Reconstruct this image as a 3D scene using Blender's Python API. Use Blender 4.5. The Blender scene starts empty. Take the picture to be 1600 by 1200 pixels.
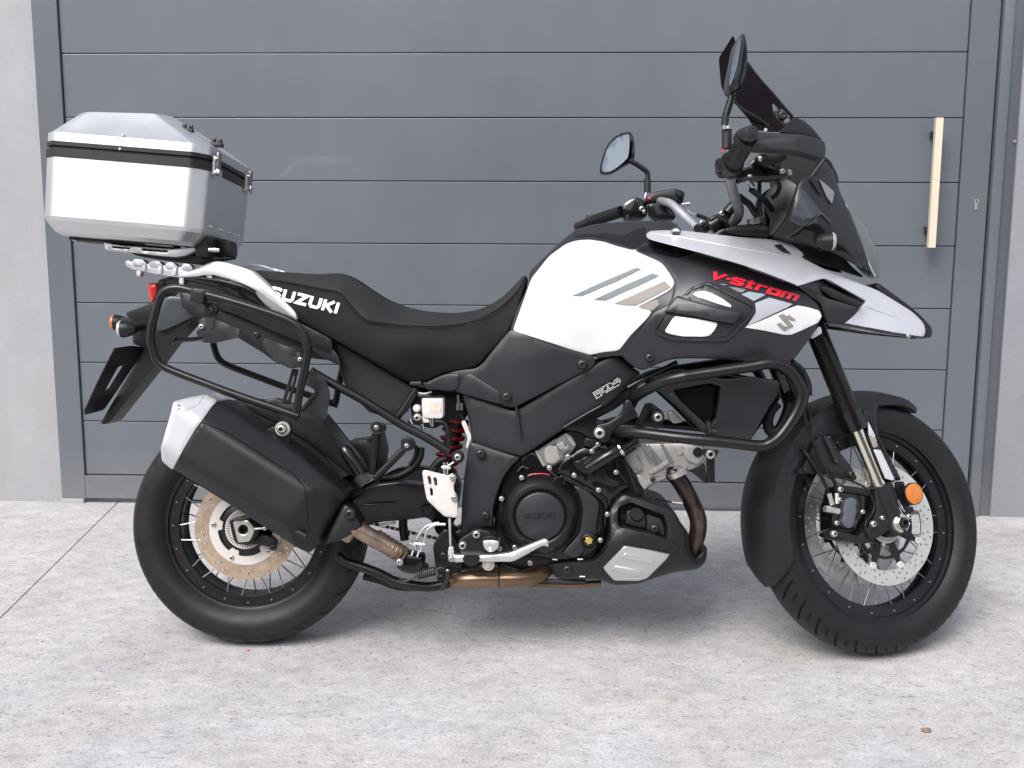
import bpy, bmesh, math, random
import numpy as np
from mathutils import Vector, Matrix
from mathutils.geometry import delaunay_2d_cdt
random.seed(7)
SC = bpy.context.scene
COL = SC.collection
# ------------------------------------------------------------------ camera
F_PX, PITCH, YAW, ROLL = 1747.0, .1608, .0389, -.0034
CAM = np.array([0.0, -2.8075, 1.1551])
def _rx(a): c, s = math.cos(a), math.sin(a); return np.array([[1,0,0],[0,c,-s],[0,s,c]])
def _ry(a): c, s = math.cos(a), math.sin(a); return np.array([[c,0,s],[0,1,0],[-s,0,c]])
def _rz(a): c, s = math.cos(a), math.sin(a); return np.array([[c,-s,0],[s,c,0],[0,0,1]])
CR = _rz(YAW) @ _rx(-PITCH) @ _ry(ROLL)          # columns: right, forward, up
cd = bpy.data.cameras.new('camera'); cam = bpy.data.objects.new('camera', cd); COL.objects.link(cam)
cd.sensor_width = 36; cd.lens = 36*F_PX/1600; cd.clip_start = .05; cd.clip_end = 2000
m = Matrix.Identity(4)
for i in range(3):
    m[i][0] = CR[i,0]; m[i][1] = CR[i,2]; m[i][2] = -CR[i,1]; m[i][3] = CAM[i]
cam.matrix_world = m
SC.camera = cam
# ------------------------------------------------------------------ light
SUN_EL, SUN_AZ = math.radians(47), math.radians(207)      # azimuth from +y clockwise: behind the camera, a little left
SUN_STRENGTH, SKY_STRENGTH, EXPOSURE = 1.5, .11, 1.2
W = bpy.data.worlds.new('World'); SC.world = W; W.use_nodes = True
nt = W.node_tree; bg = nt.nodes['Background']
sky = nt.nodes.new('ShaderNodeTexSky'); sky.sky_type = 'NISHITA'; sky.sun_disc = False
sky.sun_elevation = SUN_EL; sky.sun_rotation = SUN_AZ; sky.air_density = 1.0; sky.dust_density = 2.5
hs = nt.nodes.new('ShaderNodeHueSaturation'); hs.inputs['Saturation'].default_value = .42
nt.links.new(sky.outputs[0], hs.inputs['Color']); nt.links.new(hs.outputs[0], bg.inputs[0])
bg.inputs[1].default_value = SKY_STRENGTH
sl = bpy.data.lights.new('sun', 'SUN'); sl.energy = SUN_STRENGTH; sl.angle = math.radians(32); sl.color = (1, .965, .92)
so = bpy.data.objects.new('sun', sl); COL.objects.link(so)
sd = Vector((math.sin(SUN_AZ)*math.cos(SUN_EL), math.cos(SUN_AZ)*math.cos(SUN_EL), math.sin(SUN_EL)))
so.rotation_euler = (-sd).to_track_quat('-Z', 'Y').to_euler(); so.location = sd*20
SC.view_settings.view_transform = 'Standard'; SC.view_settings.look = 'None'
SC.view_settings.gamma = 1; SC.view_settings.use_curve_mapping = False
SC.view_settings.exposure = EXPOSURE
# ------------------------------------------------------------------ materials
def mat(name, col, rough=.5, metal=0., var=.0, bump=0., bscale=200., coat=0., spec=.5, trans=0., ior=1.45, alpha=1., vscale=6., rvar=0., aniso=None):
    M = bpy.data.materials.new(name); M.use_nodes = True
    t = M.node_tree; b = t.nodes['Principled BSDF']
    b.inputs['Base Color'].default_value = (*col, 1); b.inputs['Roughness'].default_value = rough
    b.inputs['Metallic'].default_value = metal; b.inputs['Specular IOR Level'].default_value = spec
    b.inputs['Coat Weight'].default_value = coat; b.inputs['Coat Roughness'].default_value = .06
    b.inputs['Transmission Weight'].default_value = trans; b.inputs['IOR'].default_value = ior
    b.inputs['Alpha'].default_value = alpha
    if var or bump or rvar:
        tc = t.nodes.new('ShaderNodeTexCoord')
        n = t.nodes.new('ShaderNodeTexNoise'); n.inputs['Scale'].default_value = vscale; n.inputs['Detail'].default_value = 6
        n.inputs['Roughness'].default_value = .65
        t.links.new(tc.outputs['Object'], n.inputs['Vector'])
        if var:
            r = t.nodes.new('ShaderNodeMapRange'); r.inputs[1].default_value = .3; r.inputs[2].default_value = .7
            r.inputs[3].default_value = 1-var; r.inputs[4].default_value = 1+var
            t.links.new(n.outputs[0], r.inputs[0])
            mx = t.nodes.new('ShaderNodeMix'); mx.data_type = 'RGBA'; mx.blend_type = 'MULTIPLY'; mx.inputs[0].default_value = 1
            mx.inputs[6].default_value = (*col, 1); t.links.new(r.outputs[0], mx.inputs[7]); t.links.new(mx.outputs[2], b.inputs['Base Color'])
        if rvar:
            r2 = t.nodes.new('ShaderNodeMapRange'); r2.inputs[1].default_value = .3; r2.inputs[2].default_value = .7
            r2.inputs[3].default_value = max(.02, rough-rvar); r2.inputs[4].default_value = min(1, rough+rvar)
            t.links.new(n.outputs[0], r2.inputs[0]); t.links.new(r2.outputs[0], b.inputs['Roughness'])
        if bump:
            n2 = t.nodes.new('ShaderNodeTexNoise'); n2.inputs['Scale'].default_value = bscale; n2.inputs['Detail'].default_value = 3
            t.links.new(tc.outputs['Object'], n2.inputs['Vector'])
            bp = t.nodes.new('ShaderNodeBump'); bp.inputs['Strength'].default_value = bump; bp.inputs['Distance'].default_value = .002
            t.links.new(n2.outputs[0], bp.inputs['Height']); t.links.new(bp.outputs[0], b.inputs['Normal'])
    return M
K = {}
K['plastic'] = mat('black textured plastic', (.008,.008,.010), .43, spec=.5, var=.2, bump=.12, bscale=900, rvar=.06)
K['plastic_grey'] = mat('charcoal plastic', (.016,.016,.020), .40, spec=.5, var=.10, bump=.07, bscale=1000, rvar=.05)
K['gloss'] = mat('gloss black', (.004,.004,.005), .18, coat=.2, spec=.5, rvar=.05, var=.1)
K['satin'] = mat('satin black paint', (.006,.006,.007), .32, spec=.5, var=.15, rvar=.06, bump=.05, bscale=300)
K['tube'] = mat('black powder coat', (.006,.006,.007), .30, spec=.5, var=.2, bump=.12, bscale=500, rvar=.06)
K['anthr'] = mat('matt anthracite paint', (.034,.033,.039), .36, metal=.4, spec=.5, var=.05, rvar=.03)
K['facet'] = mat('cowl paint with sky sheen', (.060,.068,.078), .30, metal=.35)  # paler than the cowl: sky reflection on its facet painted into the colour
K['white'] = mat('pearl white paint', (.68,.68,.69), .22, coat=.7)
K['silver'] = mat('silver paint', (.62,.62,.65), .38, metal=.5, coat=.2, var=.02)
K['window'] = mat('grey clear window', (.16,.17,.19), .2)
K['silver_dk'] = mat('grey decal', (.17,.19,.20), .65, spec=.15)
K['silver_md'] = mat('blue grey decal', (.27,.32,.37), .6, spec=.2)
K['silver_lt'] = mat('pale silver decal', (.38,.39,.43), .55, spec=.2)
K['logo'] = mat('brushed logo', (.25,.23,.21), .55, spec=.2)
K['alu'] = mat('anodised aluminium', (.66,.66,.67), .44, metal=.95, var=.03, vscale=9, rvar=.04)
K['alu_dk'] = mat('cast aluminium', (.22,.22,.22), .42, metal=.6, var=.18, bump=.3, bscale=250, vscale=30, rvar=.08)
K['alu_lt'] = mat('bright cast aluminium', (.36,.35,.335), .42, metal=.55, var=.12, bump=.15, bscale=250, vscale=30)
K['plate'] = mat('pale coated plate', (.60,.56,.54), .4, metal=.15, var=.04)
K['chrome'] = mat('chrome', (.75,.75,.76), .12, metal=1, var=.03)
K['fork'] = mat('fork tube', (.85,.80,.68), .16, metal=1)
K['steel'] = mat('zinc steel', (.58,.57,.52), .32, metal=.85, var=.15, vscale=60)
K['steel_dk'] = mat('dark steel', (.045,.045,.048), .38, metal=.6, var=.2, vscale=50)
K['bright'] = mat('bright bolt steel', (.42,.42,.42), .28, metal=.8)
K['spoke'] = mat('spoke steel', (.27,.27,.28), .3, metal=.85)
K['fork_outer'] = mat('bronze black fork tube', (.011,.0095,.0085), .2, metal=.4)
K['disc'] = mat('brake disc steel', (.56,.55,.53), .34, metal=.6, var=.07, vscale=70, rvar=.05)
K['disc_gold'] = mat('worn brake disc', (.40,.31,.235), .42, metal=.55, var=.16, vscale=45, rvar=.08)
K['rubber'] = mat('tyre rubber', (.007,.007,.0085), .50, spec=.42, var=.3, bump=.35, bscale=350, vscale=14, rvar=.08)
K['rim'] = mat('dark bronze rim', (.020,.019,.019), .26, metal=.4, var=.15, rvar=.06)
K['rimblk'] = mat('black rim', (.010,.011,.013), .25, metal=.2, spec=.4, var=.15, rvar=.06)
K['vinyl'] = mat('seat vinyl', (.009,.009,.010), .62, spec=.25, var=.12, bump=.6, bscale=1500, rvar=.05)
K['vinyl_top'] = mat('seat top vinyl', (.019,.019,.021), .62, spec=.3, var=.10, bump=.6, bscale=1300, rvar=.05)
K['spring'] = mat('red spring paint', (.15,.006,.010), .3)
K['red'] = mat('red', (.62,.02,.04), .3, coat=.3)
K['redlens'] = mat('red lens', (.55,.03,.02), .12, coat=.6)
K['amber'] = mat('amber reflector', (.50,.155,.025), .25, coat=.3, var=.22, vscale=120)
K['orange'] = mat('orange lens', (.55,.14,.05), .25, coat=.3)
K['lens'] = mat('clear lens', (.55,.56,.56), .10, trans=.35, coat=.6)
K['gold'] = mat('gold anodised', (.62,.47,.12), .3, metal=.7)
K['smoke'] = mat('smoked screen', (.0035,.0015,.0025), .22, spec=.15, alpha=.985)
K['mirror'] = mat('mirror glass', (.24,.26,.28), .02, metal=1)
K['headlamp'] = mat('headlamp glass', (.10,.12,.12), .10, coat=.6, var=.1)
K['text'] = mat('white print', (.72,.72,.72), .4)
K['cable'] = mat('rubber hose', (.007,.007,.008), .48, spec=.35)
K['hollow'] = mat('socket', (.01,.01,.01), .6)
# exhaust: heat tint follows the pipe (a colour the metal itself has)
def heat(name, a, b, c, sc=5.):
    M = mat(name, a, .30, metal=.85, var=.1); t = M.node_tree; bs = t.nodes['Principled BSDF']
    n = t.nodes.new('ShaderNodeTexNoise'); n.inputs['Scale'].default_value = sc; n.inputs['Detail'].default_value = 4
    tc = t.nodes.new('ShaderNodeTexCoord'); t.links.new(tc.outputs['Object'], n.inputs['Vector'])
    cr = t.nodes.new('ShaderNodeValToRGB'); e = cr.color_ramp.elements
    e[0].position = .35; e[0].color = (*a,1); e[1].position = .65; e[1].color = (*c,1); x = e.new(.5); x.color = (*b,1)
    t.links.new(n.outputs[0], cr.inputs[0]); t.links.new(cr.outputs[0], bs.inputs['Base Color'])
    return M
K['pipe'] = heat('heat tinted collector', (.15,.095,.055), (.26,.18,.125), (.09,.07,.062))
K['header'] = heat('purple heat tinted header', (.045,.031,.034), (.080,.057,.052), (.16,.12,.095))
K['midpipe'] = heat('brown mid pipe', (.28,.19,.12), (.34,.26,.20), (.20,.14,.12), 14)
# ------------------------------------------------------------------ object helpers
def tag(o, label=None, cat=None, group=None, kind=None):
    if label: o['label'] = label
    if cat: o['category'] = cat
    if group: o['group'] = group
    if kind: o['kind'] = kind
    return o
def mk(name, bm, m, parent=None, sharp=32, smooth=True, recalc=True):
    if recalc: bmesh.ops.recalc_face_normals(bm, faces=bm.faces)
    if smooth:
        lim = math.radians(sharp)
        for f in bm.faces: f.smooth = True
        for e in bm.edges:
            if len(e.link_faces) == 2 and e.calc_face_angle(0) > lim: e.smooth = False
    me = bpy.data.meshes.new(name); bm.to_mesh(me); bm.free()
    for x in (m if isinstance(m, (list, tuple)) else [m]): me.materials.append(x)
    o = bpy.data.objects.new(name, me); COL.objects.link(o)
    if parent: o.parent = parent
    return o
def empty(name, mat4=None):
    o = bpy.data.objects.new(name, None); COL.objects.link(o); o.empty_display_size = .1
    if mat4 is not None: o.matrix_world = mat4
    return o
# ------------------------------------------------------------------ frames: world, bike B, steered front S
PSI, LEAN, X0, STEER, WB, RF, RR = -.0039, .1254, -.7994, .4318, 1.6274, .3291, .3107
def M4(R, t=(0,0,0)):
    A = np.eye(4); A[:3,:3] = R; A[:3,3] = t; return A
MB = M4(_rz(-PSI) @ _rx(-LEAN), (X0,0,0))
RK = math.radians(25.5)
_u = np.array([-math.sin(RK), 0, math.cos(RK)])
_off = RF*math.sin(RK) - .109*math.cos(RK)
_A = np.array([WB,0,RF]) - _off*np.array([math.cos(RK),0,math.sin(RK)])
_K = np.array([[0,-_u[2],_u[1]],[_u[2],0,-_u[0]],[-_u[1],_u[0],0]])
_RS = np.eye(3) + math.sin(STEER)*_K + (1-math.cos(STEER))*_K@_K
MS = M4(_RS, _A - _RS@_A)
LOC = {'B': np.eye(4), 'S': MS}                 # local frame -> bike coordinates
def ray(px, py, fr):
    px = np.atleast_1d(np.asarray(px, float)); py = np.atleast_1d(np.asarray(py, float))
    d = ((px-800)/F_PX)[:,None]*CR[:,0] + CR[:,1] - ((py-600)/F_PX)[:,None]*CR[:,2]
    if fr == 'W': return CAM, d
    Mi = np.linalg.inv(MB @ LOC[fr])
    return Mi[:3,:3]@CAM + Mi[:3,3], d @ Mi[:3,:3].T
def cast(px, py, y, fr='B'):                     # photo pixel + lateral depth -> frame-local coordinates
    o, d = ray(px, py, fr); t = (np.asarray(y, float) - o[1])/d[:,1]
    return o + d*t[:,None]
def tb(P, fr):                                   # frame-local -> bike (or world) coordinates
    P = np.atleast_2d(P)
    return P if fr in ('B','W') else P @ LOC[fr][:3,:3].T + LOC[fr][:3,3]
def pt(px, py, y, fr='B'): return Vector(tb(cast(px, py, y, fr), fr)[0])
CROP = {'A':(40,140,4),'B':(120,380,4),'C':(180,600,4),'D':(180,780,3.636),'E':(400,380,3.636),'F':(520,600,5),'G':(580,740,5),
        'H':(780,640,4.139),'I':(800,320,5),'J':(1000,340,5),'K':(860,500,3.636),'L':(880,180,5.714),'M':(1080,40,5),'N':(1080,180,5),
        'O':(1180,340,5.333),'P':(1140,560,4),'Q':(1140,760,4),'R':(1220,640,5),'S':(480,560,5.4536),'T':(1080,240,8.57),'U':(1120,50,8),'p':(0,0,1)}
def c(k, s):                                     # outline written as "x,y x,y ..." measured on an enlargement
    a, b, q = CROP[k]; out = []
    for w in s.split():
        v = [float(z) for z in w.split(',')]
        out.append((a+v[0]/q, b+v[1]/q) + tuple(v[2:]))
    return out
def rounded(pts, rc=3., n=3):
    P = [np.array(p[:2], float) for p in pts]; out = []
    for i in range(len(P)):
        a, b, d = P[i-1], P[i], P[(i+1) % len(P)]
        la, ld = np.linalg.norm(a-b), np.linalg.norm(d-b)
        if la < 1e-6 or ld < 1e-6: continue
        qa, qd = b+(a-b)*min(rc/la, .48), b+(d-b)*min(rc/ld, .48)
        for k in range(n+1):
            t = k/n; out.append((1-t)**2*qa + 2*t*(1-t)*b + t*t*qd)
    return np.array(out)
def resample(P, step):
    out = []
    for i in range(len(P)):
        a, b = P[i], P[(i+1) % len(P)]; L = np.linalg.norm(b-a); k = max(1, int(math.ceil(L/step)))
        for j in range(k): out.append(a+(b-a)*j/k)
    o2 = [out[0]]
    for q in out[1:]:
        if np.linalg.norm(q-o2[-1]) > .25: o2.append(q)
    if np.linalg.norm(o2[-1]-o2[0]) < .25: o2.pop()
    return np.array(o2)
def inside(P, Q):
    P = np.atleast_2d(P); r = np.zeros(len(P), bool)
    x, y = P[:,0], P[:,1]; j = len(Q)-1
    for i in range(len(Q)):
        xi, yi = Q[i]; xj, yj = Q[j]
        if yi != yj: r ^= ((yi > y) != (yj > y)) & (x < (xj-xi)*(y-yi)/(yj-yi)+xi)
        j = i
    return r
def dist(P, loops):
    P = np.atleast_2d(P); D = np.full(len(P), 1e9)
    for Q in loops:
        A = Q; Bq = np.roll(Q, -1, 0); AB = Bq-A; L = (AB**2).sum(1)+1e-12
        for a, ab, l in zip(A, AB, L):
            t = np.clip(((P-a)@ab)/l, 0, 1); D = np.minimum(D, ((P-(a+t[:,None]*ab))**2).sum(1))
    return np.sqrt(D)
def tri2d(loop, holes, extra):
    V = [tuple(v) for v in loop]; E = [(i, (i+1) % len(loop)) for i in range(len(loop))]
    for h in holes:
        b = len(V); V += [tuple(v) for v in h]; E += [(b+i, b+(i+1) % len(h)) for i in range(len(h))]
    V += [tuple(v) for v in extra]
    r = delaunay_2d_cdt([Vector(v) for v in V], E, [], 0, 1e-5)
    P = np.array([tuple(v) for v in r[0]]); Fc = [f for f in r[2] if len(f) == 3]
    Cn = np.array([P[list(f)].mean(0) for f in Fc]); ok = inside(Cn, loop)
    for h in holes: ok &= ~inside(Cn, h)
    return P, [f for f, k in zip(Fc, ok) if k]
def field(ctrl):                                 # smooth lateral depth through control points
    if isinstance(ctrl, (int, float)): return lambda x, y: np.full(np.shape(np.atleast_1d(x)), float(ctrl))
    C_ = np.array([(q[0]/100, q[1]/100, q[2]) for q in ctrl]); n = len(C_)
    def ph(r2): return np.where(r2 > 0, .5*r2*np.log(r2+1e-12), 0)
    d2 = ((C_[:,None,:2]-C_[None,:,:2])**2).sum(2)
    Kx = ph(d2)+np.eye(n)*1e-3; Pm = np.c_[np.ones(n), C_[:,:2]]
    A = np.zeros((n+3, n+3)); A[:n,:n] = Kx; A[:n,n:] = Pm; A[n:,:n] = Pm.T
    w = np.linalg.solve(A+np.eye(n+3)*1e-9, np.r_[C_[:,2], 0,0,0])
    def f(x, y):
        x = np.atleast_1d(x)/100; y = np.atleast_1d(y)/100
        r2 = (x[:,None]-C_[:,0])**2+(y[:,None]-C_[:,1])**2
        return ph(r2)@w[:n]+w[n]+w[n+1]*x+w[n+2]*y
    return f
PXM = 650.                                       # pixels per metre near the bike
def panel(name, loop, depth, m, parent, fr='B', t=.012, er=.003, holes=(), g=14, off=0., bulge=None, rc=3., mirror=False, full=False, cap=True, fn=None, sharp=32, step=None):
    step = step or max(4, g*.8)
    L = resample(rounded(loop, rc), step); Hs = [resample(rounded(h, min(rc, 2)), step) for h in holes]
    loops = [L]+Hs; f = depth if callable(depth) else field(depth); erpx = max(er*PXM, .3)
    lo, hi = L.min(0), L.max(0); ex = []
    gx = np.arange(lo[0]+g*.5, hi[0], g); gy = np.arange(lo[1]+g*.5, hi[1], g)
    if len(gx) and len(gy):
        G = np.array([(x+(g*.5 if j % 2 else 0), y) for j, y in enumerate(gy) for x in gx])
        ok = inside(G, L)
        for h in Hs: ok &= ~inside(G, h)
        G = G[ok]
        if len(G): ex.append(G[dist(G, loops) > max(erpx*1.5, g*.4)])
    for Q, sg in [(L, 1)]+[(h, -1) for h in Hs]:
        area = .5*np.sum(Q[:,0]*np.roll(Q[:,1],-1)-np.roll(Q[:,0],-1)*Q[:,1]); s = (1 if area > 0 else -1)*sg
        tn = np.roll(Q,-1,0)-np.roll(Q,1,0); tn /= np.linalg.norm(tn, axis=1)[:,None]+1e-9
        nrm = np.c_[-tn[:,1], tn[:,0]]*s
        ds = [erpx*.3, erpx]
        if bulge: ds += [bulge[1]*PXM*.25, bulge[1]*PXM*.6]
        for d in ds:
            R = Q+nrm*d; ok = inside(R, L)
            for h in Hs: ok &= ~inside(R, h)
            R = R[ok]
            if len(R): ex.append(R[dist(R, loops) > d*.9])
    ex = np.concatenate(ex) if ex else np.zeros((0,2))
    if len(ex):                                  # thin out near-duplicates
        key = np.round(ex/1.2).astype(int); _, ix = np.unique(key, axis=0, return_index=True); ex = ex[ix]
    P, T = tri2d(L, Hs, ex)
    D = dist(P, loops)/PXM
    Y = f(P[:,0], P[:,1]) + off
    Y = Y + er*(1-np.sqrt(np.clip(1-(1-np.minimum(D/er, 1))**2, 0, 1)))
    if bulge: Y = Y - bulge[0]*np.sqrt(np.clip(1-(1-np.minimum(D/bulge[1], 1))**2, 0, 1))
    if fn: Y = Y + fn(P[:,0], P[:,1], D)
    Q3 = cast(P[:,0], P[:,1], Y, fr)
    bm = bmesh.new()
    def build(sgn):
        A = Q3.copy(); 
        if sgn < 0: A[:,1] *= -1
        va = [bm.verts.new(v) for v in tb(A, fr)]
        for q in T:
            try: bm.faces.new([va[i] for i in q])
            except ValueError: pass
        return va
    va = build(1)
    cnt = {}
    for q in T:
        for i in range(3):
            e = (q[i], q[(i+1)%3]); k = (min(e), max(e)); cnt[k] = cnt.get(k, 0)+1
    bd = [k for k, v in cnt.items() if v == 1]
    if full:
        vb = build(-1)
        for a, b in bd:
            try: bm.faces.new([va[a], va[b], vb[b], vb[a]])
            except ValueError: pass
    else:
        def back(vs, sgn):
            A = Q3.copy(); A[:,1] += t
            if sgn < 0: A[:,1] *= -1
            A = tb(A, fr); idx = {i for e in bd for i in e} if not cap else set(range(len(P)))
            vb = {i: bm.verts.new(A[i]) for i in idx}
            for a, b in bd: bm.faces.new([vs[a], vs[b], vb[b], vb[a]])
            if cap:
                for q in T: bm.faces.new([vb[i] for i in reversed(q)])
        back(va, 1)
        if mirror:
            keep = bm; bm2 = bmesh.new(); bm = bm2; back(build(-1), -1)
            for v in [v for v in bm.verts if not v.link_faces]: bm.verts.remove(v)
            mk(name, bm, m, parent, sharp); bm = keep
    for v in [v for v in bm.verts if not v.link_faces]: bm.verts.remove(v)
    return mk(name, bm, m, parent, sharp)
def catmull(P, n=6, closed=False):
    P = [np.array(p, float) for p in P]; N = len(P); out = []
    rng = range(N if closed else N-1)
    for i in rng:
        if closed: a, b, d, e = P[i-1], P[i], P[(i+1)%N], P[(i+2)%N]
        else: b, d = P[i], P[i+1]; a = P[i-1] if i else 2*b-d; e = P[i+2] if i+2 < N else 2*d-b
        for k in range(n):
            t = k/n; out.append(.5*(2*b+(d-a)*t+(2*a-5*b+4*d-e)*t*t+(3*b-a-3*d+e)*t**3))
    if not closed: out.append(P[-1])
    return out
def sweep(bm, P, R, n=12, closed=False, cap=True, flat=1.):
    P = [Vector(p) for p in P]; N = len(P)
    R = [float(R)]*N if np.isscalar(R) else [float(q) for q in R]
    rings = []; up = None
    for i in range(N):
        tg = (P[(i+1)%N]-P[i-1]) if closed or 0 < i < N-1 else (P[1]-P[0] if i == 0 else P[-1]-P[-2])
        if tg.length < 1e-9: tg = Vector((1,0,0))
        tg.normalize()
        if up is None:
            up = Vector((0,1,0)); 
            if abs(up.dot(tg)) > .9: up = Vector((0,0,1))
        up = (up - tg*up.dot(tg)).normalized(); sd_ = tg.cross(up)
        rings.append([bm.verts.new(P[i]+R[i]*(math.cos(2*math.pi*k/n)*up*flat+math.sin(2*math.pi*k/n)*sd_)) for k in range(n)])
    for i in range(N if closed else N-1):
        a, b = rings[i], rings[(i+1)%N]
        for k in range(n): bm.faces.new([a[k], a[(k+1)%n], b[(k+1)%n], b[k]])
    if cap and not closed: bm.faces.new(rings[0][::-1]); bm.faces.new(rings[-1])
def tube(name, pts, r, m, parent, fr='B', y=None, n=12, smooth=6, closed=False, mirror=False, flat=1., add=None):
    P = [tb(cast(p[0], p[1], p[2] if len(p) > 2 else y, fr), fr)[0] for p in pts]
    rr = [p[3] if len(p) > 3 else r for p in pts]
    if smooth and len(P) > 2:
        Q = catmull([np.r_[p, q] for p, q in zip(P, rr)], smooth, closed); P = [q[:3] for q in Q]; rr = [q[3] for q in Q]
    bm = bmesh.new(); sweep(bm, P, rr, n, closed, flat=flat)
    if mirror:
        b2 = bmesh.new(); sweep(b2, [(p[0],-p[1],p[2]) for p in P], rr, n, closed, flat=flat); mk(name, b2, m, parent, 50)
    return mk(name, bm, m, parent, 50)
def lathe(name, prof, M, m, parent, n=32, a0=0., a1=2*math.pi, sharp=30, mirror=False):
    """prof: (radius, axial) pairs around the local y axis of matrix M; axial runs along y (negative is towards the right side)."""
    bm = bmesh.new(); M = Matrix(M.tolist()) if isinstance(M, np.ndarray) else M; full = abs(a1-a0-2*math.pi) < 1e-6
    for s in ((1,-1) if mirror else (1,)):
        R = []
        for i in range(n if full else n+1):
            a = a0+(a1-a0)*i/n
            R.append([bm.verts.new(M @ Vector((r*math.cos(a), s*y, r*math.sin(a)))) for r, y in prof])
        for i in range(n):
            A, B_ = R[i], R[(i+1) % len(R)]
            for k in range(len(prof)-1):
                if prof[k][0] < 1e-6 and prof[k+1][0] < 1e-6: continue
                bm.faces.new([A[k], A[k+1], B_[k+1], B_[k]])
    bmesh.ops.remove_doubles(bm, verts=bm.verts, dist=1e-6)
    return mk(name, bm, m, parent, sharp)
def at(px, py, y, fr='B'):                       # frame matrix placed at a photo point (local y = bike/steer lateral)
    p = cast(px, py, y, fr)[0]; A = LOC[fr] @ M4(np.eye(3), p); return A
def disc(name, px, py, y, prof, m, parent, fr='B', n=24, **k): return lathe(name, prof, at(px, py, y, fr), m, parent, n=n, **k)
_bolt = {}
def bolt(px, py, y, r, m='steel', parent=None, fr='B', dome=True, name='bolt', sock=True):
    key = (m, dome, sock)
    if key not in _bolt:
        bm = bmesh.new(); n = 16
        prof = [(1,.6),(1,-.25),(.86,-.55),(.6,-.72)] if dome else [(1.25,.2),(1.25,0),(.9,0),(.9,-.5),(.8,-.6)]
        prof += [(.42,-.75 if dome else -.6)]
        R = [[bm.verts.new((a*math.cos(2*math.pi*i/n), y_, a*math.sin(2*math.pi*i/n))) for a, y_ in prof] for i in range(n)]
        for i in range(n):
            for k in range(len(prof)-1): bm.faces.new([R[i][k], R[i][k+1], R[(i+1)%n][k+1], R[(i+1)%n][k]])
        q = [bm.verts.new((.42*math.cos(2*math.pi*i/n), -.3, .42*math.sin(2*math.pi*i/n))) for i in range(n)]
        for i in range(n):
            f = bm.faces.new([R[i][-1], q[i], q[(i+1)%n], R[(i+1)%n][-1]]); f.material_index = 1 if sock else 0
        f = bm.faces.new(q); f.material_index = 1 if sock else 0
        bm.faces.new([r_[0] for r_ in R])
        o = mk('bolt', bm, [K[m], K['hollow']]); _bolt[key] = o.data; COL.objects.unlink(o); bpy.data.objects.remove(o)
    o = bpy.data.objects.new(name, _bolt[key]); COL.objects.link(o); o.parent = parent
    A = at(px, py, y, fr); o.matrix_local = Matrix(A.tolist()) @ Matrix.Diagonal((r, r, r, 1))
    return o
def box(bm, lo, hi, M=None, bev=0.):
    r = bmesh.ops.create_cube(bm, size=1); vs = r['verts']
    for v in vs: v.co = Vector([(lo[i]+hi[i])/2+(v.co[i])*(hi[i]-lo[i]) for i in range(3)])
    if bev:
        es = list({e for v in vs for e in v.link_edges})
        rr = bmesh.ops.bevel(bm, geom=es, offset=bev, segments=2, affect='EDGES', profile=.6); vs = list({v for f in rr['faces'] for v in f.verts} | {v for v in vs if v.is_valid})
    if M is not None:
        for v in vs: v.co = M @ v.co
    return vs
def boxobj(name, lo, hi, m, parent=None, bev=.002, M=None):
    bm = bmesh.new(); box(bm, lo, hi, M, bev); return mk(name, bm, m, parent)
# ================================================================== setting
GY = 1.3275
def gp(px, py, d=0.): return cast(px, py, GY-d, 'W')[0]
def gatemat(name, col, rough):
    M = mat(name, col, rough, metal=.0, var=.07, vscale=1.1, rvar=.07, bump=.12, bscale=45, coat=.25)
    t = M.node_tree; b = t.nodes['Principled BSDF']; src = b.inputs['Base Color'].links[0].from_socket; N = t.nodes.new; Lk = t.links.new
    tc = N('ShaderNodeTexCoord'); mp = N('ShaderNodeMapping'); mp.inputs['Scale'].default_value = (14, 14, .7); Lk(tc.outputs['Object'], mp.inputs[0])
    n = N('ShaderNodeTexNoise'); n.inputs['Scale'].default_value = 1.6; n.inputs['Detail'].default_value = 7; n.inputs['Roughness'].default_value = .7; Lk(mp.outputs[0], n.inputs['Vector'])
    r = N('ShaderNodeMapRange'); r.inputs[1].default_value = .52; r.inputs[2].default_value = .78; r.inputs[3].default_value = 0; r.inputs[4].default_value = .06; Lk(n.outputs[0], r.inputs[0])
    # dust: thin vertical runs everywhere, thicker splash dirt low down
    sx = N('ShaderNodeSeparateXYZ'); Lk(tc.outputs['Object'], sx.inputs[0])
    z = N('ShaderNodeMapRange'); z.inputs[1].default_value = .02; z.inputs[2].default_value = .22; z.inputs[3].default_value = .55; z.inputs[4].default_value = 0; Lk(sx.outputs[2], z.inputs[0])
    n2 = N('ShaderNodeTexNoise'); n2.inputs['Scale'].default_value = 22; n2.inputs['Detail'].default_value = 8; n2.inputs['Roughness'].default_value = .75; Lk(tc.outputs['Object'], n2.inputs['Vector'])
    m1 = N('ShaderNodeMath'); m1.operation = 'MULTIPLY'; Lk(z.outputs[0], m1.inputs[0]); Lk(n2.outputs[0], m1.inputs[1])
    a = N('ShaderNodeMath'); a.operation = 'ADD'; Lk(m1.outputs[0], a.inputs[0]); Lk(r.outputs[0], a.inputs[1])
    mx = N('ShaderNodeMix'); mx.data_type = 'RGBA'; Lk(a.outputs[0], mx.inputs[0]); Lk(src, mx.inputs[6]); mx.inputs[7].default_value = (.26,.245,.235,1); Lk(mx.outputs[2], b.inputs['Base Color'])
    return M
K['gate'] = gatemat('grey powder coat', (.113,.128,.148), .39)
K['gate_frame'] = gatemat('grey powder coat frame', (.108,.122,.141), .36)
K['jamb_dk'] = gatemat('grey powder coat jamb', (.078,.086,.105), .4)
K['dark'] = mat('black gap', (.01,.01,.012), .7)
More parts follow.
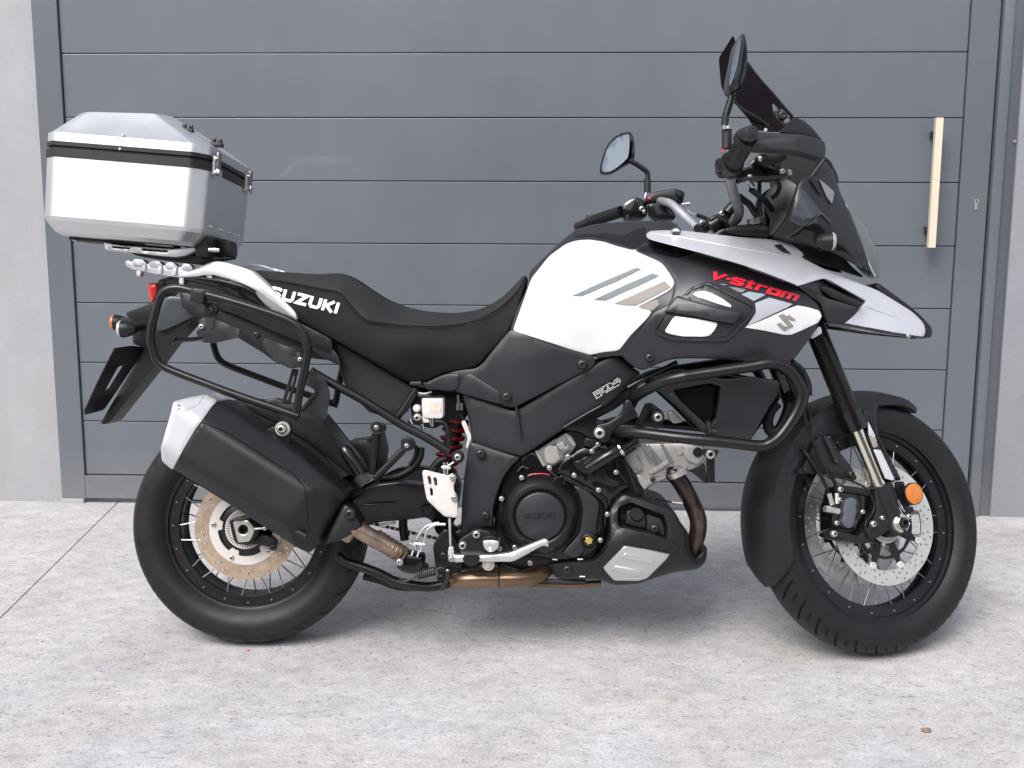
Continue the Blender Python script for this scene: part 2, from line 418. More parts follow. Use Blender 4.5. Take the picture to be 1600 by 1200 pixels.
K['handle'] = mat('brushed steel handle', (.86,.75,.57), .35, metal=.4)
def concrete(name, base, wallish=False):
    M = bpy.data.materials.new(name); M.use_nodes = True; t = M.node_tree; b = t.nodes['Principled BSDF']
    b.inputs['Roughness'].default_value = .88; b.inputs['Specular IOR Level'].default_value = .3
    tc = t.nodes.new('ShaderNodeTexCoord'); N = t.nodes.new; Lk = t.links.new
    def noise(sc, det, rough, stretch=(1,1,1), w=0.):
        mp = N('ShaderNodeMapping'); mp.inputs['Scale'].default_value = stretch; mp.inputs['Location'].default_value = (w, w*.7, w*.3)
        Lk(tc.outputs['Object'], mp.inputs[0]); n = N('ShaderNodeTexNoise'); n.inputs['Scale'].default_value = sc
        n.inputs['Detail'].default_value = det; n.inputs['Roughness'].default_value = rough; Lk(mp.outputs[0], n.inputs['Vector']); return n.outputs[0]
    def rng(s, a, b_, lo, hi):
        r = N('ShaderNodeMapRange'); r.inputs[1].default_value = a; r.inputs[2].default_value = b_; r.inputs[3].default_value = lo; r.inputs[4].default_value = hi
        Lk(s, r.inputs[0]); return r.outputs[0]
    def mul(a, b_):
        x = N('ShaderNodeMath'); x.operation = 'MULTIPLY'; Lk(a, x.inputs[0]); Lk(b_, x.inputs[1]); return x.outputs[0]
    if wallish:
        v = rng(noise(1.3, 5, .6), .3, .7, .90, 1.06); v = mul(v, rng(noise(7, 6, .7, (1,1,.5), 3), .35, .7, .94, 1.04)); v = mul(v, rng(noise(90, 3, .6), .3, .7, .97, 1.03))
        tint = rng(noise(2.2, 4, .6, w=9), .45, .7, 0, .5); bh = noise(40, 6, .7); bs_, bd = .25, .004
    else:
        v = rng(noise(.9, 6, .62), .3, .7, .92, 1.05); v = mul(v, rng(noise(3.6, 8, .72, (1,1.3,1), 5), .36, .66, .90, 1.06))
        v = mul(v, rng(noise(24, 8, .78, (.85,1.15,1), 2), .34, .62, .78, 1.08)); v = mul(v, rng(noise(170, 4, .7), .36, .64, .74, 1.10))
        # small dark pits and ridges from a floated surface, drawn out sideways
        v = mul(v, rng(noise(95, 2, .5, (.75,1.25,1), 11), .30, .38, .62, 1.0))
        tint = rng(noise(2.6, 7, .7, w=9), .46, .66, 0, .75); bh = noise(55, 8, .75, (.85,1.15,1)); bs_, bd = .55, .006
    mx = N('ShaderNodeMix'); mx.data_type = 'RGBA'; Lk(tint, mx.inputs[0])
    mx.inputs[6].default_value = (*base, 1); mx.inputs[7].default_value = (base[0]*.93, base[1]*.90, base[2]*.82, 1)
    m2 = N('ShaderNodeMix'); m2.data_type = 'RGBA'; m2.blend_type = 'MULTIPLY'; m2.inputs[0].default_value = 1
    Lk(mx.outputs[2], m2.inputs[6]); Lk(v, m2.inputs[7]); Lk(m2.outputs[2], b.inputs['Base Color'])
    bp = N('ShaderNodeBump'); bp.inputs['Strength'].default_value = bs_; bp.inputs['Distance'].default_value = bd; Lk(bh, bp.inputs['Height']); Lk(bp.outputs[0], b.inputs['Normal'])
    return M
K['floor'] = concrete('floated concrete', (.505,.492,.512)); K['wall'] = concrete('rendered concrete', (.37,.37,.39), True)
K['joint'] = mat('joint filler', (.10,.095,.09), .9)
# ground: sheet to the horizon, slabs on it with a joint between them
def quad(name, pts, z, m, thick=0., kind='structure', parent=None):
    bm = bmesh.new(); v = [bm.verts.new((x, y, z)) for x, y in pts]; bm.faces.new(v)
    if thick:
        r = bmesh.ops.extrude_face_region(bm, geom=bm.faces[:]); 
        for q in r['geom']:
            if isinstance(q, bmesh.types.BMVert): q.co.z -= thick
    o = mk(name, bm, m, parent); 
    if kind: o['kind'] = kind
    return o
quad('ground', [(-400,-400),(400,-400),(400,400),(-400,400)], -.03, K['joint'])
j1 = cast(182, 783, 0, 'W')[0]
def gnd(px, py):
    o, d = ray(px, py, 'W'); t = -o[2]/d[0][2]; return o+d[0]*t
a_, b_ = gnd(186, 783), gnd(0, 966); dr = (b_-a_)/np.linalg.norm(b_-a_); nn = np.array([-dr[1], dr[0], 0])*.0022
p0, p1 = a_-dr*1.2, a_+dr*60
rgt = [tuple((p1-nn)[:2]), (90,-60+0), (90,6), tuple((p0-nn)[:2])]
sgn = 1 if nn[0]*1 > 0 else -1
pr, pl = (nn if nn[0] > 0 else -nn), (-nn if nn[0] > 0 else nn)
quad('concrete_slab', [tuple((p0+pr)[:2]), tuple((p1+pr)[:2]), (90, (p1+pr)[1]), (90, (p0+pr)[1])], 0, K['floor'], .03)
quad('concrete_slab', [tuple((p0+pl)[:2]), tuple((p1+pl)[:2]), (-90, (p1+pl)[1]), (-90, (p0+pl)[1])], 0, K['floor'], .03)
# walls
WY = GY+.015
def wall(name, x0, x1, lab, y0=WY):
    bm = bmesh.new(); box(bm, (x0, y0, -.02), (x1, y0+.25, 2.7), None, .004); o = mk(name, bm, K['wall'])
    return tag(o, lab, 'wall', kind='thing')
gl_out = gp(73, 400)[0]; gl_in = -1.8111; gr_in = 1.4469; gr_out = gp(1534, 440)[0]
jb0, jb1 = gp(1537, 440)[0], gp(1576, 440)[0]
wall('concrete_wall', -30, gl_out+.05, 'pale rendered concrete wall at the left edge beside the gate')
wall('concrete_wall', jb1-.01, 30, 'pale rendered concrete wall right of the gate jamb', WY-.03).data.materials[0] = concrete('concrete with painted shade', (.25,.26,.285), True)  # right wall's weaker light painted in as a darker copy of the concrete
bm = bmesh.new(); box(bm, (-24, -13.3, -.02), (26, -13, 5.2), None, .01)  # unseen wall, added to darken what the glossy parts reflect
tag(mk('added_reflection_wall', bm, mat('dull brown render', (.16,.14,.125), .9, var=.15, vscale=.6)), 'dull brown wall added out of view behind the camera to darken reflections in the glossy parts', 'wall', kind='thing')
g = empty('sliding_gate'); g.location = (0, GY, 0)
tag(g, 'grey metal gate of wide horizontal panels behind the motorcycle', 'gate')
zb = gp(120, 742)[2]; zbot = gp(160, 779)[2]; GZ0, GPI = 1.6863, .2273
def gbox(name, x0, x1, z0, z1, y0, y1, m, bev=.002):
    bm = bmesh.new(); box(bm, (x0, y0, z0), (x1, y1, z1), None, bev); return mk(name, bm, m, g, 8)
zs = [GZ0+GPI*2, GZ0+GPI] + [GZ0-i*GPI for i in range(7)] + [zb]
for i in range(len(zs)-1):
    o = gbox('panel', gl_in+.0025, gr_in-.0025, zs[i+1]+.0016, zs[i]-.0016, .012+random.uniform(-.0006,.0006), .03, K['gate'], .0022)
gbox('frame', gl_out, gl_in, zbot, 2.25, 0, .05, K['gate_frame']); gbox('frame', gr_in, gr_out, zbot, 2.25, 0, .05, K['gate_frame'])
gbox('frame', gl_in+.0005, gr_in-.0005, zbot+.001, zb-.002, .0005, .0495, K['gate_frame']); gbox('frame', gl_in+.0005, gr_in-.0005, zs[0]+.002, 2.249, .0005, .0495, K['gate_frame'])
gbox('backing', gl_in-.02, gr_in+.02, zbot+.04, 2.2, .034, .046, K['dark'])
gbox('backing', gr_out+.0005, jb0-.0005, .03, 2.25, .03, .05, K['dark'])
# handle with two standoffs
h0, h1 = gp(1468, 184, .07), gp(1456, 387, .07)
hx = (h0[0]+h1[0])/2; hw = .0125
hb = gbox('handle', hx-hw, hx+hw, h1[2], h0[2], -.075, -.052, K['handle'], .001)
for z in (h0[2]-.055, h1[2]+.06):
    bm = bmesh.new(); box(bm, (hx-.006, -.052, z-.012), (hx+.006, .012, z+.012), None, .001); mk('standoff', bm, K['steel_dk'], hb)
lk = gp(1525, 320)
bm = bmesh.new(); sweep(bm, [(lk[0], .001, lk[2]+.012), (lk[0], -.004, lk[2]+.012)], .0095, 20)
box(bm, (lk[0]-.0055, -.0042, lk[2]-.018), (lk[0]+.0055, .001, lk[2]+.006), None, .001); lo_ = mk('lock_cylinder', bm, K['steel'], g)
bm = bmesh.new(); box(bm, (lk[0]-.001, -.0052, lk[2]+.006), (lk[0]+.0012, -.0044, lk[2]+.018)); mk('keyhole', bm, K['hollow'], lo_)
# jamb on the right
jz = gnd(1530, 803)
jm = empty('gate_jamb'); jm.location = (0, GY, 0); tag(jm, 'grey metal channel post between the gate and the right wall', 'post')
jx = (jb0*.6+jb1*.4)
bm = bmesh.new(); box(bm, (jb0, -.020, -.005), (jx, .05, 2.6), None, .004); mk('channel', bm, K['gate_frame'], jm)
bm = bmesh.new(); box(bm, (jx+.0005, -.004, .0), (jb1, .05, 2.6), None, .002); mk('flange', bm, K['jamb_dk'], jm)
q = gp(1583, 221, .004); bm = bmesh.new(); sweep(bm, [(jb1-.018, -.003, q[2]), (jb1-.018, -.009, q[2])], .006, 14); mk('screw', bm, K['steel'], jm)
# block under the gate post
b0, b1 = gnd(95, 787), gnd(130, 787)
bm = bmesh.new(); box(bm, (b0[0], GY-.005, .0), (b1[0], GY+.04, zbot-.001), None, .002)
tag(mk('concrete_block', bm, K['wall']), 'small pale packing block under the left gate post', 'block')
# pebble and petal on the concrete
for px, py, r, m_, lab, nm, cat in ((1447,1143,.011,'pebble','small brown pebble on the concrete in the lower right','pebble','pebble'), (388,1017,.0045,'redpetal','tiny red petal on the concrete below the rear tyre','petal','petal')):
    if m_ == 'pebble': K[m_] = mat('brown stone', (.19,.14,.115), .9, var=.3, vscale=80)
    else: K[m_] = mat('red petal', (.55,.05,.06), .6)
    p = gnd(px, py); bm = bmesh.new(); bmesh.ops.create_icosphere(bm, subdivisions=2, radius=1)
    for v in bm.verts:
        v.co *= 1+.25*math.sin(v.co.x*5+v.co.y*3)*math.cos(v.co.z*4+1)
        v.co.x *= r; v.co.y *= r*.8; v.co.z = max(v.co.z, -.6)*r*.45+r*.27
        v.co += Vector(p)
    tag(mk(nm, bm, K[m_]), lab, cat)
# loose grit on the slab
rg = random.Random(11); bm = bmesh.new()
for i in range(260):
    x = rg.uniform(-1.9, 1.7); y = GY-.02-abs(rg.gauss(0, .12)) if i % 3 == 0 else rg.uniform(-1.2, GY-.05); s_ = rg.uniform(.0008, .0024)
    r_ = bmesh.ops.create_icosphere(bm, subdivisions=1, radius=s_)
    for v in r_['verts']: v.co = Vector((v.co.x*rg.uniform(.8,1.5)+x, v.co.y+y, v.co.z*.6+s_*.35))
tag(mk('grit', bm, mat('grit', (.14,.12,.105), .9, var=.4, vscale=40)), 'fine loose grit scattered over the concrete and along the gate', kind='stuff')
# ================================================================== motorcycle
root = empty('motorcycle', Matrix(MB.tolist()))
tag(root, 'black, white and silver adventure motorcycle leaning on concrete before the gate', 'motorcycle')
# ------------------------------------------------------------------ wheels
def part(name, parent=root, label=None):
    o = bpy.data.objects.new(name, None); COL.objects.link(o); o.parent = parent
    if label: o['label'] = label
    return o
def tyre(M, R, w, bead, N, parent, front):
    """lathed tyre with cut grooves"""
    prof = []
    # half section: bead -> sidewall -> shoulder -> crown
    hw = w/2
    S_ = [(bead, hw*.72), (bead+.006, hw*.80), (bead+.018, hw*.93), (bead+.032, hw*.995), (bead+.044, hw*1.0), (R-.036, hw*.985)]
    for i in range(0, 15):
        a = i/14; y = hw*.985*math.cos(a*math.pi/2)**.92 if i < 14 else 0
        S_.append((R-.030*(1-math.sin(a*math.pi/2)), y))
    S_ = S_[:6]+[s for s in S_[6:] if s[0] > R-.0299]
    full = [(r, -y) for r, y in S_] + [(r, y) for r, y in reversed(S_[:-1])]
    seg = N*24; bm = bmesh.new(); rings = []
    Mi = Matrix(M.tolist())
    for s in range(seg):
        th = 2*math.pi*s/seg; ring = []
        for r, y in full:
            v = y/hw; av = abs(v); d = 0; tw_ = th-(.75 if front else .6)*av*2*math.pi/N*(1 if r > R-.034 else 0)
            if r > R-.034:
                side = 1 if v > 0 else -1
                if front:
                    ph = (s/24 + (.5 if side > 0 else 0)) % 1
                    if ph < .07 and .10 < av < .96: d = .007
                    if .49 < ph < .55 and .55 < av < .86: d = .005
                else:
                    ph = (s/24 + (.5 if side > 0 else 0)) % 1
                    if ph < .07 and .10 < av < .97: d = .005
                    if av < .05: d = .003
            # moulded ribs on the side wall
            if abs(r-(bead+.018)) < .001: d = -.0009
            if abs(r-(bead+.006)) < .001: d = -.0008
            if abs(r-(bead+.032)) < .001 and (s*360//seg) % 60 < 26 and ((s*7919) % 13) > 4: d = -.0012
            rr = r-d*math.sqrt(max(0, 1-av*.7)); yy = y*(1-d*4*av)
            ring.append(bm.verts.new(Mi @ Vector((rr*math.cos(tw_), yy, rr*math.sin(tw_)))))
        rings.append(ring)
    for s in range(seg):
        A, B_ = rings[s], rings[(s+1) % seg]
        for k in range(len(full)-1): bm.faces.new([A[k], A[k+1], B_[k+1], B_[k]])
    return mk('tyre', bm, K['rubber'], parent, 40)
def ringplate(name, M, ro, ri, y, t, m, parent, holes=(), n=96, extra_out=None, inner=None):
    out = extra_out if extra_out is not None else np.array([(ro*math.cos(2*math.pi*i/n), ro*math.sin(2*math.pi*i/n)) for i in range(n)])
    hs = [np.array([(ri*math.cos(2*math.pi*i/48), ri*math.sin(2*math.pi*i/48)) for i in range(48)])] if inner is None else [inner]
    for h in holes:
        hs.append(np.array([(h[0]+h[2]*math.cos(2*math.pi*i/8), h[1]+h[2]*math.sin(2*math.pi*i/8)) for i in range(8)]) if isinstance(h, tuple) else h)
    P, T = tri2d(out, hs, np.zeros((0,2))); Mi = Matrix(M.tolist()); bm = bmesh.new()
    va = [bm.verts.new(Mi @ Vector((p[0], y, p[1]))) for p in P]; vb = [bm.verts.new(Mi @ Vector((p[0], y+t, p[1]))) for p in P]
    cnt = {}
    for q in T:
        bm.faces.new([va[i] for i in q]); bm.faces.new([vb[i] for i in reversed(q)])
        for i in range(3): k = (min(q[i], q[(i+1)%3]), max(q[i], q[(i+1)%3])); cnt[k] = cnt.get(k, 0)+1
    for k, v in cnt.items():
        if v == 1: bm.faces.new([va[k[0]], va[k[1]], vb[k[1]], vb[k[0]]])
    for v in [v for v in bm.verts if not v.link_faces]: bm.verts.remove(v)
    return mk(name, bm, m, parent, 30)
def rimprof(b, w, side_y):                       # closed rim section with outer spoke flanges
    h = w/2
    P = [(b+.013, -h), (b+.0135, -h+.004), (b+.001, -h+.006), (b-.004, -h+.016), (b-.020, -.012), (b-.020, .012), (b-.004, h-.016), (b+.001, h-.006), (b+.0135, h-.004), (b+.013, h),
         (b+.003, h-.0015), (b-.004, h-.004), (b-.006, h-.011), (b-.020, h-.012), (b-.031, h-.013), (b-.034, h-.020), (b-.030, h-.030), (b-.027, .012), (b-.027, -.012),
         (b-.030, -h+.030), (b-.034, -h+.020), (b-.031, -h+.013), (b-.020, -h+.012), (b-.006, -h+.011), (b-.004, -h+.004), (b+.003, -h+.0015), (b+.013, -h)]
    return P
def tubemesh(nm, P, r, n=6):
    bm = bmesh.new(); sweep(bm, P, r, n); o = mk(nm, bm, K['spoke']); me = o.data; COL.objects.unlink(o); bpy.data.objects.remove(o); return me
def wheel(nm, M, R, rim_b, tw, rw, rimm, label, NT, nsp, a_off):
    front = nm == 'front_wheel'
    Wp = part(nm, root, label)
    tyre(M, R, tw, rim_b+.004, NT, Wp, front)
    lathe('rim', rimprof(rim_b, rw, 0), M, K[rimm], Wp, n=120, sharp=38)
    h = rw/2
    lathe('hub', [(0,-.058),(.017,-.058),(.020,-.050),(.030,-.048),(.044,-.044),(.048,-.036),(.047,-.030),(.030,-.026),(.024,0),(.030,.026),(.047,.030),(.048,.036),(.044,.044),(.030,.048),(.017,.058),(0,.058)], M, K['satin'], Wp, n=40)
    # spokes, crossed pairs; each is its own object sharing two meshes per side
    ms = {}
    for side in (-1, 1):
        for cr_ in (-1, 1):
            a = math.radians(52)*cr_; rh = .043; rr = rim_b-.026
            ms[side, cr_] = tubemesh('spoke', [(rh*math.cos(a), side*.034, rh*math.sin(a)), (rr, side*(h-.0165), 0)], .00165)
    nb = tubemesh('nipple', [(rim_b-.030, 0, 0), (rim_b-.006, 0, 0)], .0028)
    for side in (-1, 1):
        for k in range(nsp):
            cr_ = 1 if k % 2 else -1
            a = 2*math.pi*(k//2)/(nsp/2) + (.10 if cr_ > 0 else -.10) + (0 if side < 0 else math.pi/nsp*2) + a_off
            o = bpy.data.objects.new('spoke', ms[side, cr_]); COL.objects.link(o); o.parent = Wp
            o.matrix_local = Matrix(M.tolist()) @ Matrix.Rotation(-a, 4, 'Y')
    # nipple heads and drillings around the visible flange
    bm = bmesh.new(); Mi = Matrix(M.tolist()); bm2 = bmesh.new()
    for side in (-1, 1):
        for k in range(nsp*2):
            a = 2*math.pi*k/(nsp*2)+a_off+.05; rr = rim_b-.0155; y = side*(h-.0118)
            tgt, r_, ln = (bm, .0020, .0025) if k % 2 else (bm2, .0026, .0010)
            p = Vector((rr*math.cos(a), y, rr*math.sin(a)))
            sweep(tgt, [Mi @ p, Mi @ (p+Vector((0, side*ln, 0)))], r_, 8)
    tag(mk('nipple_heads', bm, K['bright'], Wp), kind='stuff'); tag(mk('flange_holes', bm2, K['hollow'], Wp), kind='stuff')
    return Wp
MR = M4(np.eye(3), (0,0,RR)); MF = MS @ M4(np.eye(3), (WB,0,RF))
rw_ = wheel('rear_wheel', MR, RR, .2159, .150, .104, 'rim', 'spoked rear wheel with worn golden brake disc', 26, 20, .1)
fw_ = wheel('front_wheel', MF, RF, .2413, .114, .068, 'rimblk', 'spoked front wheel turned to the left, with twin drilled discs', 32, 20, .0)
# rear disc, carrier, tone ring
hs = []
for k in range(24):
    for j, (rr, ph) in enumerate(((.126,0),(.117,.33),(.109,.66))):
        a = 2*math.pi*(k+ph)/24
        if (k+j) % 3: hs.append((rr*math.cos(a), rr*math.sin(a), .0032))
ringplate('brake_disc', MR, .133, .094, -.072, .005, K['disc_gold'], rw_, hs)
inn = []
for i in range(120):
    a = 2*math.pi*i/120; k = (a*5/(2*math.pi)) % 1
    inn.append(((.072 if .16 < k < .84 else .060)*math.cos(a+.5), (.072 if .16 < k < .84 else .060)*math.sin(a+.5)))
ringplate('disc_carrier', MR, .0945, .06, -.0735, .006, K['plate'], rw_, inner=np.array(inn))
lathe('hub_carrier', [(0,-.05),(.04,-.074),(.066,-.070),(.073,-.066),(.073,-.055),(.05,-.05)], MR, K['rim'], rw_, n=48)
def tonering(M, ro, ri, y, parent, a0=0):
    hs_ = []
    for k in range(44):
        a = 2*math.pi*k/44; ca, sa = math.cos(a), math.sin(a); r0, r1, w = ri+.0035, ro-.003, .0011
        hs_.append(np.array([(r0*ca-w*sa, r0*sa+w*ca), (r0*ca+w*sa, r0*sa-w*ca), (r1*ca+w*sa, r1*sa-w*ca), (r1*ca-w*sa, r1*sa+w*ca)]))
    return ringplate('tone_ring', M, ro, ri, y, .0015, K['plate'], parent, hs_)
tonering(MR, .052, .036, -.0765, rw_)
for k in range(5):
    a = 2*math.pi*k/5+.5; p = (.083*math.cos(a), -.0745, RR+.083*math.sin(a))
    o = bolt(100,100,0,.01,"steel",rw_)
    o.matrix_local = Matrix.Translation(p) @ Matrix.Diagonal((.0065,.0065,.0065,1))
# front discs: silver rotor, black carrier with windows
def fdisc(y, sgn):
    hs = []
    for k in range(26):
        for j, (rr, ph) in enumerate(((.148,0),(.139,.35),(.130,.7),(.123,.15))):
            a = 2*math.pi*(k+ph)/26
            if (k*2+j) % 4: hs.append((rr*math.cos(a), rr*math.sin(a), .0031))
    inn = []
    for i in range(160):
        a = 2*math.pi*i/160; k = (a*8/(2*math.pi)) % 1; b = max(0, 1-abs(k-.5)/.14)
        r = .117-.012*min(1, b*1.6); inn.append((r*math.cos(a), r*math.sin(a)))
    d = ringplate('brake_disc', MF, .155, .11, y, .005, K['disc'], fw_, hs, inner=np.array(inn))
    out = []
    for i in range(160):
        a = 2*math.pi*i/160; k = (a*8/(2*math.pi)) % 1; b = max(0, 1-abs(k-.5)/.12)
        r = .088+.023*min(1, b*1.5); out.append((r*math.cos(a), r*math.sin(a)))
    wn = []
    for k in range(8):
        a = 2*math.pi*k/8; pts = [(.055,-.22),(.080,-.27),(.082,0),(.080,.27),(.055,.22)]
        wn.append(np.array([(r*math.cos(a+q), r*math.sin(a+q)) for r, q in pts]))
    ringplate('disc_carrier', MF, .1, .034, y+.0005, .004, K['satin'], fw_, wn, extra_out=np.array(out))
    for k in range(8):
        a = 2*math.pi*(k+.5)/8
        M2 = MF @ M4(np.eye(3), (.1115*math.cos(a), y, .1115*math.sin(a)))
        lathe('rotor_button', [(.0035,.001),(.0035,-.002),(.0075,-.002),(.009,0),(.009,.006)], M2, K['plate'], fw_, n=20)
fdisc(-.066, -1); fdisc(.061, 1)
tonering(MF, .048, .034, -.0725, fw_)
for k in range(6):
    a = 2*math.pi*k/6+.3; M2 = MF @ M4(np.eye(3), (.052*math.cos(a), -.069, .052*math.sin(a)))
    lathe('bolt', [(.0,-.005),(.003,-.005),(.0058,-.004),(.0062,.002)], M2, K['steel'], fw_, n=16)
# ------------------------------------------------------------------ top case (a thing of its own, latched on the rack)
cs = empty('top_case', Matrix(MB.tolist()))
tag(cs, 'silver aluminium top case latched on the rear rack of the motorcycle', 'top case')
# case frame: x along, z up, tilted a little nose down like the rack
pA = cast(64, 222, -.215)[0]; pB = cast(322, 243, -.215)[0]
ang = math.atan2(pB[2]-pA[2], pB[0]-pA[0]); ca_, sa_ = math.cos(ang), math.sin(ang)
MC = M4(np.array([[ca_,0,-sa_],[0,1,0],[sa_,0,ca_]]), (pA[0], 0, pA[2]))
def tocase(px, py, y=-.215):
    p = cast(px, py, y)[0]; return (np.linalg.inv(MC) @ np.r_[p, 1])[:3]
zt = 0.; LX = np.linalg.norm(pB-pA); HY = .215
zbot_ = tocase(180, 349)[2]; zbase = tocase(180, 372)[2]
ztop1 = .017; ztop2 = tocase(150, 182)[2]+.021; 
def oct_ring(x0, x1, hy, ch, z, n=3, crown=0.):
    """chamfered rectangle with softened corners"""
    P = [(x0+ch, -hy), (x1-ch, -hy), (x1, -hy+ch), (x1, hy-ch), (x1-ch, hy), (x0+ch, hy), (x0, hy-ch), (x0, -hy+ch)]
    R_ = rounded([(a, b) for a, b in P], min(.010, ch*.4), n)
    return [np.array((a, b, z)) for a, b in R_]
def loft(name, rings, m, parent, M=None, capt=True, capb=True, sharp=40, bevel=None):
    bm = bmesh.new(); Mi = Matrix((M if M is not None else np.eye(4)).tolist())
    V = [[bm.verts.new(Mi @ Vector(p)) for p in r] for r in rings]; n = len(V[0])
    for a, b in zip(V[:-1], V[1:]):
        for k in range(n): bm.faces.new([a[k], a[(k+1)%n], b[(k+1)%n], b[k]])
    if capb: bm.faces.new(V[0][::-1])
    if capt: bm.faces.new(V[-1])
    return mk(name, bm, m, parent, sharp)
ch = .034
loft('body', [oct_ring(.035, LX-.040, HY-.045, ch*.8, zbase), oct_ring(.022, LX-.024, HY-.024, ch, zbase+.008), oct_ring(.006, LX-.006, HY-.004, ch, zbot_-.004), oct_ring(.003, LX-.003, HY-.001, ch, zbot_+.006),
              oct_ring(.000, LX, HY, ch, -.032)], K['alu'], cs, MC, sharp=16)
loft('gasket', [oct_ring(-.003, LX+.003, HY+.003, ch, -.031), oct_ring(-.003, LX+.003, HY+.003, ch, -.011), oct_ring(.004, LX-.004, HY-.004, ch, -.010), oct_ring(.004, LX-.004, HY-.004, ch, -.005),
                oct_ring(-.003, LX+.003, HY+.003, ch, -.004), oct_ring(-.003, LX+.003, HY+.003, ch, .006)], K['plastic'], cs, MC, sharp=20)
slant = lambda r: [np.array((q[0], q[1], q[2]+.022*q[0]/LX)) for q in r]
loft('lid', [oct_ring(-.001, LX+.001, HY+.001, ch, .0062), oct_ring(-.001, LX+.001, HY+.001, ch, .028), oct_ring(.006, LX-.006, HY-.006, ch, .034), slant(oct_ring(.050, LX-.122, HY-.060, ch*.9, ztop2-.006)), slant(oct_ring(.062, LX-.134, HY-.072, ch*.9, ztop2-.003))], K['alu'], cs, MC, sharp=16)
def cbox(name, lo, hi, m, parent=cs, bev=.0015, rz=0., M=MC):
    bm = bmesh.new(); cx = [(a+b)/2 for a, b in zip(lo, hi)]; h = [(b-a)/2 for a, b in zip(lo, hi)]
    Mi = Matrix(M.tolist()) @ Matrix.Translation(cx) @ Matrix.Rotation(rz, 4, 'Z')
    box(bm, [-q for q in h], h, Mi, bev); return mk(name, bm, m, parent, 25)
# front latches, lid hinges, lashing eyes, rivets, side screws
for y in (-.150, .145):
    l = cbox('latch', (LX+.001, y-.019, -.038), (LX+.008, y+.019, .008), K['plate'])
    cbox('latch_lever', (LX+.0085, y-.012, -.020), (LX+.015, y+.012, .018), K['alu_dk'], l, rz=0)
    cbox('latch_hook', (LX+.0085, y-.013, -.044), (LX+.019, y+.013, -.024), K['chrome'], l)
    for dz in (-.032, .002):
        bm = bmesh.new(); sweep(bm, [Matrix(MC.tolist()) @ Vector((LX+.009, y-.018, dz)), Matrix(MC.tolist()) @ Vector((LX+.012, y-.018, dz))], .003, 10); mk('rivet', bm, K['chrome'], l)
for x, y in ((LX-.085, -.055), (LX-.085, .06), (LX-.04, -.10)):
    pass
def project(Pb):
    q = (MB[:3,:3]@Pb+MB[:3,3]-CAM)@CR; return np.array([800+F_PX*q[0]/q[1], 600-F_PX*q[2]/q[1]])
def eye(px, py, y):
    best = None
    for t_ in np.linspace(.05, .95, 37):
        for y_ in np.linspace(-.15, .17, 33):
            p = np.array([LX-.006-.122*t_, y_, .034+(ztop2-.018)*t_-.034*t_]); b = MC[:3,:3]@p+MC[:3,3]; d = np.hypot(*(project(b)-(px, py+5)))
            if best is None or d < best[0]: best = (d, p)
    p = best[1]+np.array([0,0,.012])
    e = cbox('lashing_eye', (p[0]-.016, p[1]-.010, p[2]-.008), (p[0]+.016, p[1]+.010, p[2]+.002), K['plastic'])
    cbox('eye_loop', (p[0]-.013, p[1]-.005, p[2]+.002), (p[0]-.002, p[1]+.005, p[2]+.014), K['plastic'], e, .003); cbox('eye_loop', (p[0]+.003, p[1]-.005, p[2]+.002), (p[0]+.014, p[1]+.005, p[2]+.013), K['plastic'], e, .003)
eye(298, 191, 0); eye(345, 214, 0)
for (px, py) in c('A', '1073,845 1143,855 1210,868 1275,878'):
    k = (px-308)/(359-308); y = -.13+.25*k
    bm = bmesh.new(); z = tocase(308, 351, -.15)[2]; Mi = Matrix(MC.tolist())
    sweep(bm, [Mi @ Vector((LX-.006, y, z)), Mi @ Vector((LX+.003, y, z))], .0030, 10); mk('rivet', bm, K['chrome'], cs)
for px, py in ((193,211),(188,233)):
    q = tocase(px, py); bm = bmesh.new(); Mi = Matrix(MC.tolist()); sweep(bm, [Mi @ Vector((q[0], -HY+.003, q[2])), Mi @ Vector((q[0], -HY-.0045, q[2]))], .0028, 10); mk('screw', bm, K['steel'], cs)
# ------------------------------------------------------------------ rack, adapter plate
zb_ = zbase
def P3(px, py, y, fr='B'): return cast(px, py, y, fr)[0]
panel('adapter_plate', c('A', '488,955 600,975 760,990 900,1000 1055,985 1065,1005 1000,1035 940,1046 850,1040 700,1022 500,1002'), -.135, K['alu'], root, t=.12, er=.002, holes=[c('A','545,978 655,987 652,997 545,990'), c('A','730,993 890,1006 886,1017 726,1006')], rc=2)
panel('latch_block', c('A', '1060,915 1135,915 1140,1045 1062,1040'), -.145, K['plastic'], root, t=.10, er=.003, rc=2)
panel('latch_block', c('A', '1190,925 1285,945 1292,1020 1280,1052 1195,1050'), -.06, K['plastic'], root, t=.05, er=.004, rc=3)
panel('latch_rail', c('A', '270,905 1060,950 1060,975 900,985 480,955 270,938'), -.12, K['plastic'], root, t=.08, er=.003, rc=2)
panel('latch_rail', c('A', '655,1022 1290,1050 1150,1072 1080,1090 900,1070 700,1040'), -.11, K['plastic'], root, t=.05, er=.003, rc=2)
for s in ('745,962 920,975 920,985 745,970', '970,980 1005,984 1000,994 970,990', '290,938 320,941 318,950 292,948'):
    panel('slide', c('A', s), -.138, K['steel'], root, t=.01, er=.001, rc=1)
bolt(*c('A', '1180,1002')[0], -.15, .006, 'steel', root); tube('lock_pin', c('A', '1145,1000 1210,1004'), .005, K['steel'], root, y=-.15, smooth=0)
rk = panel('luggage_rack', c('B', '300,112 322,103 350,118 440,126 540,136 640,146 740,160 700,215 640,216 520,200 420,180 345,165 305,140'), -.105, K['silver'], root, t=.21, er=.004, rc=4)
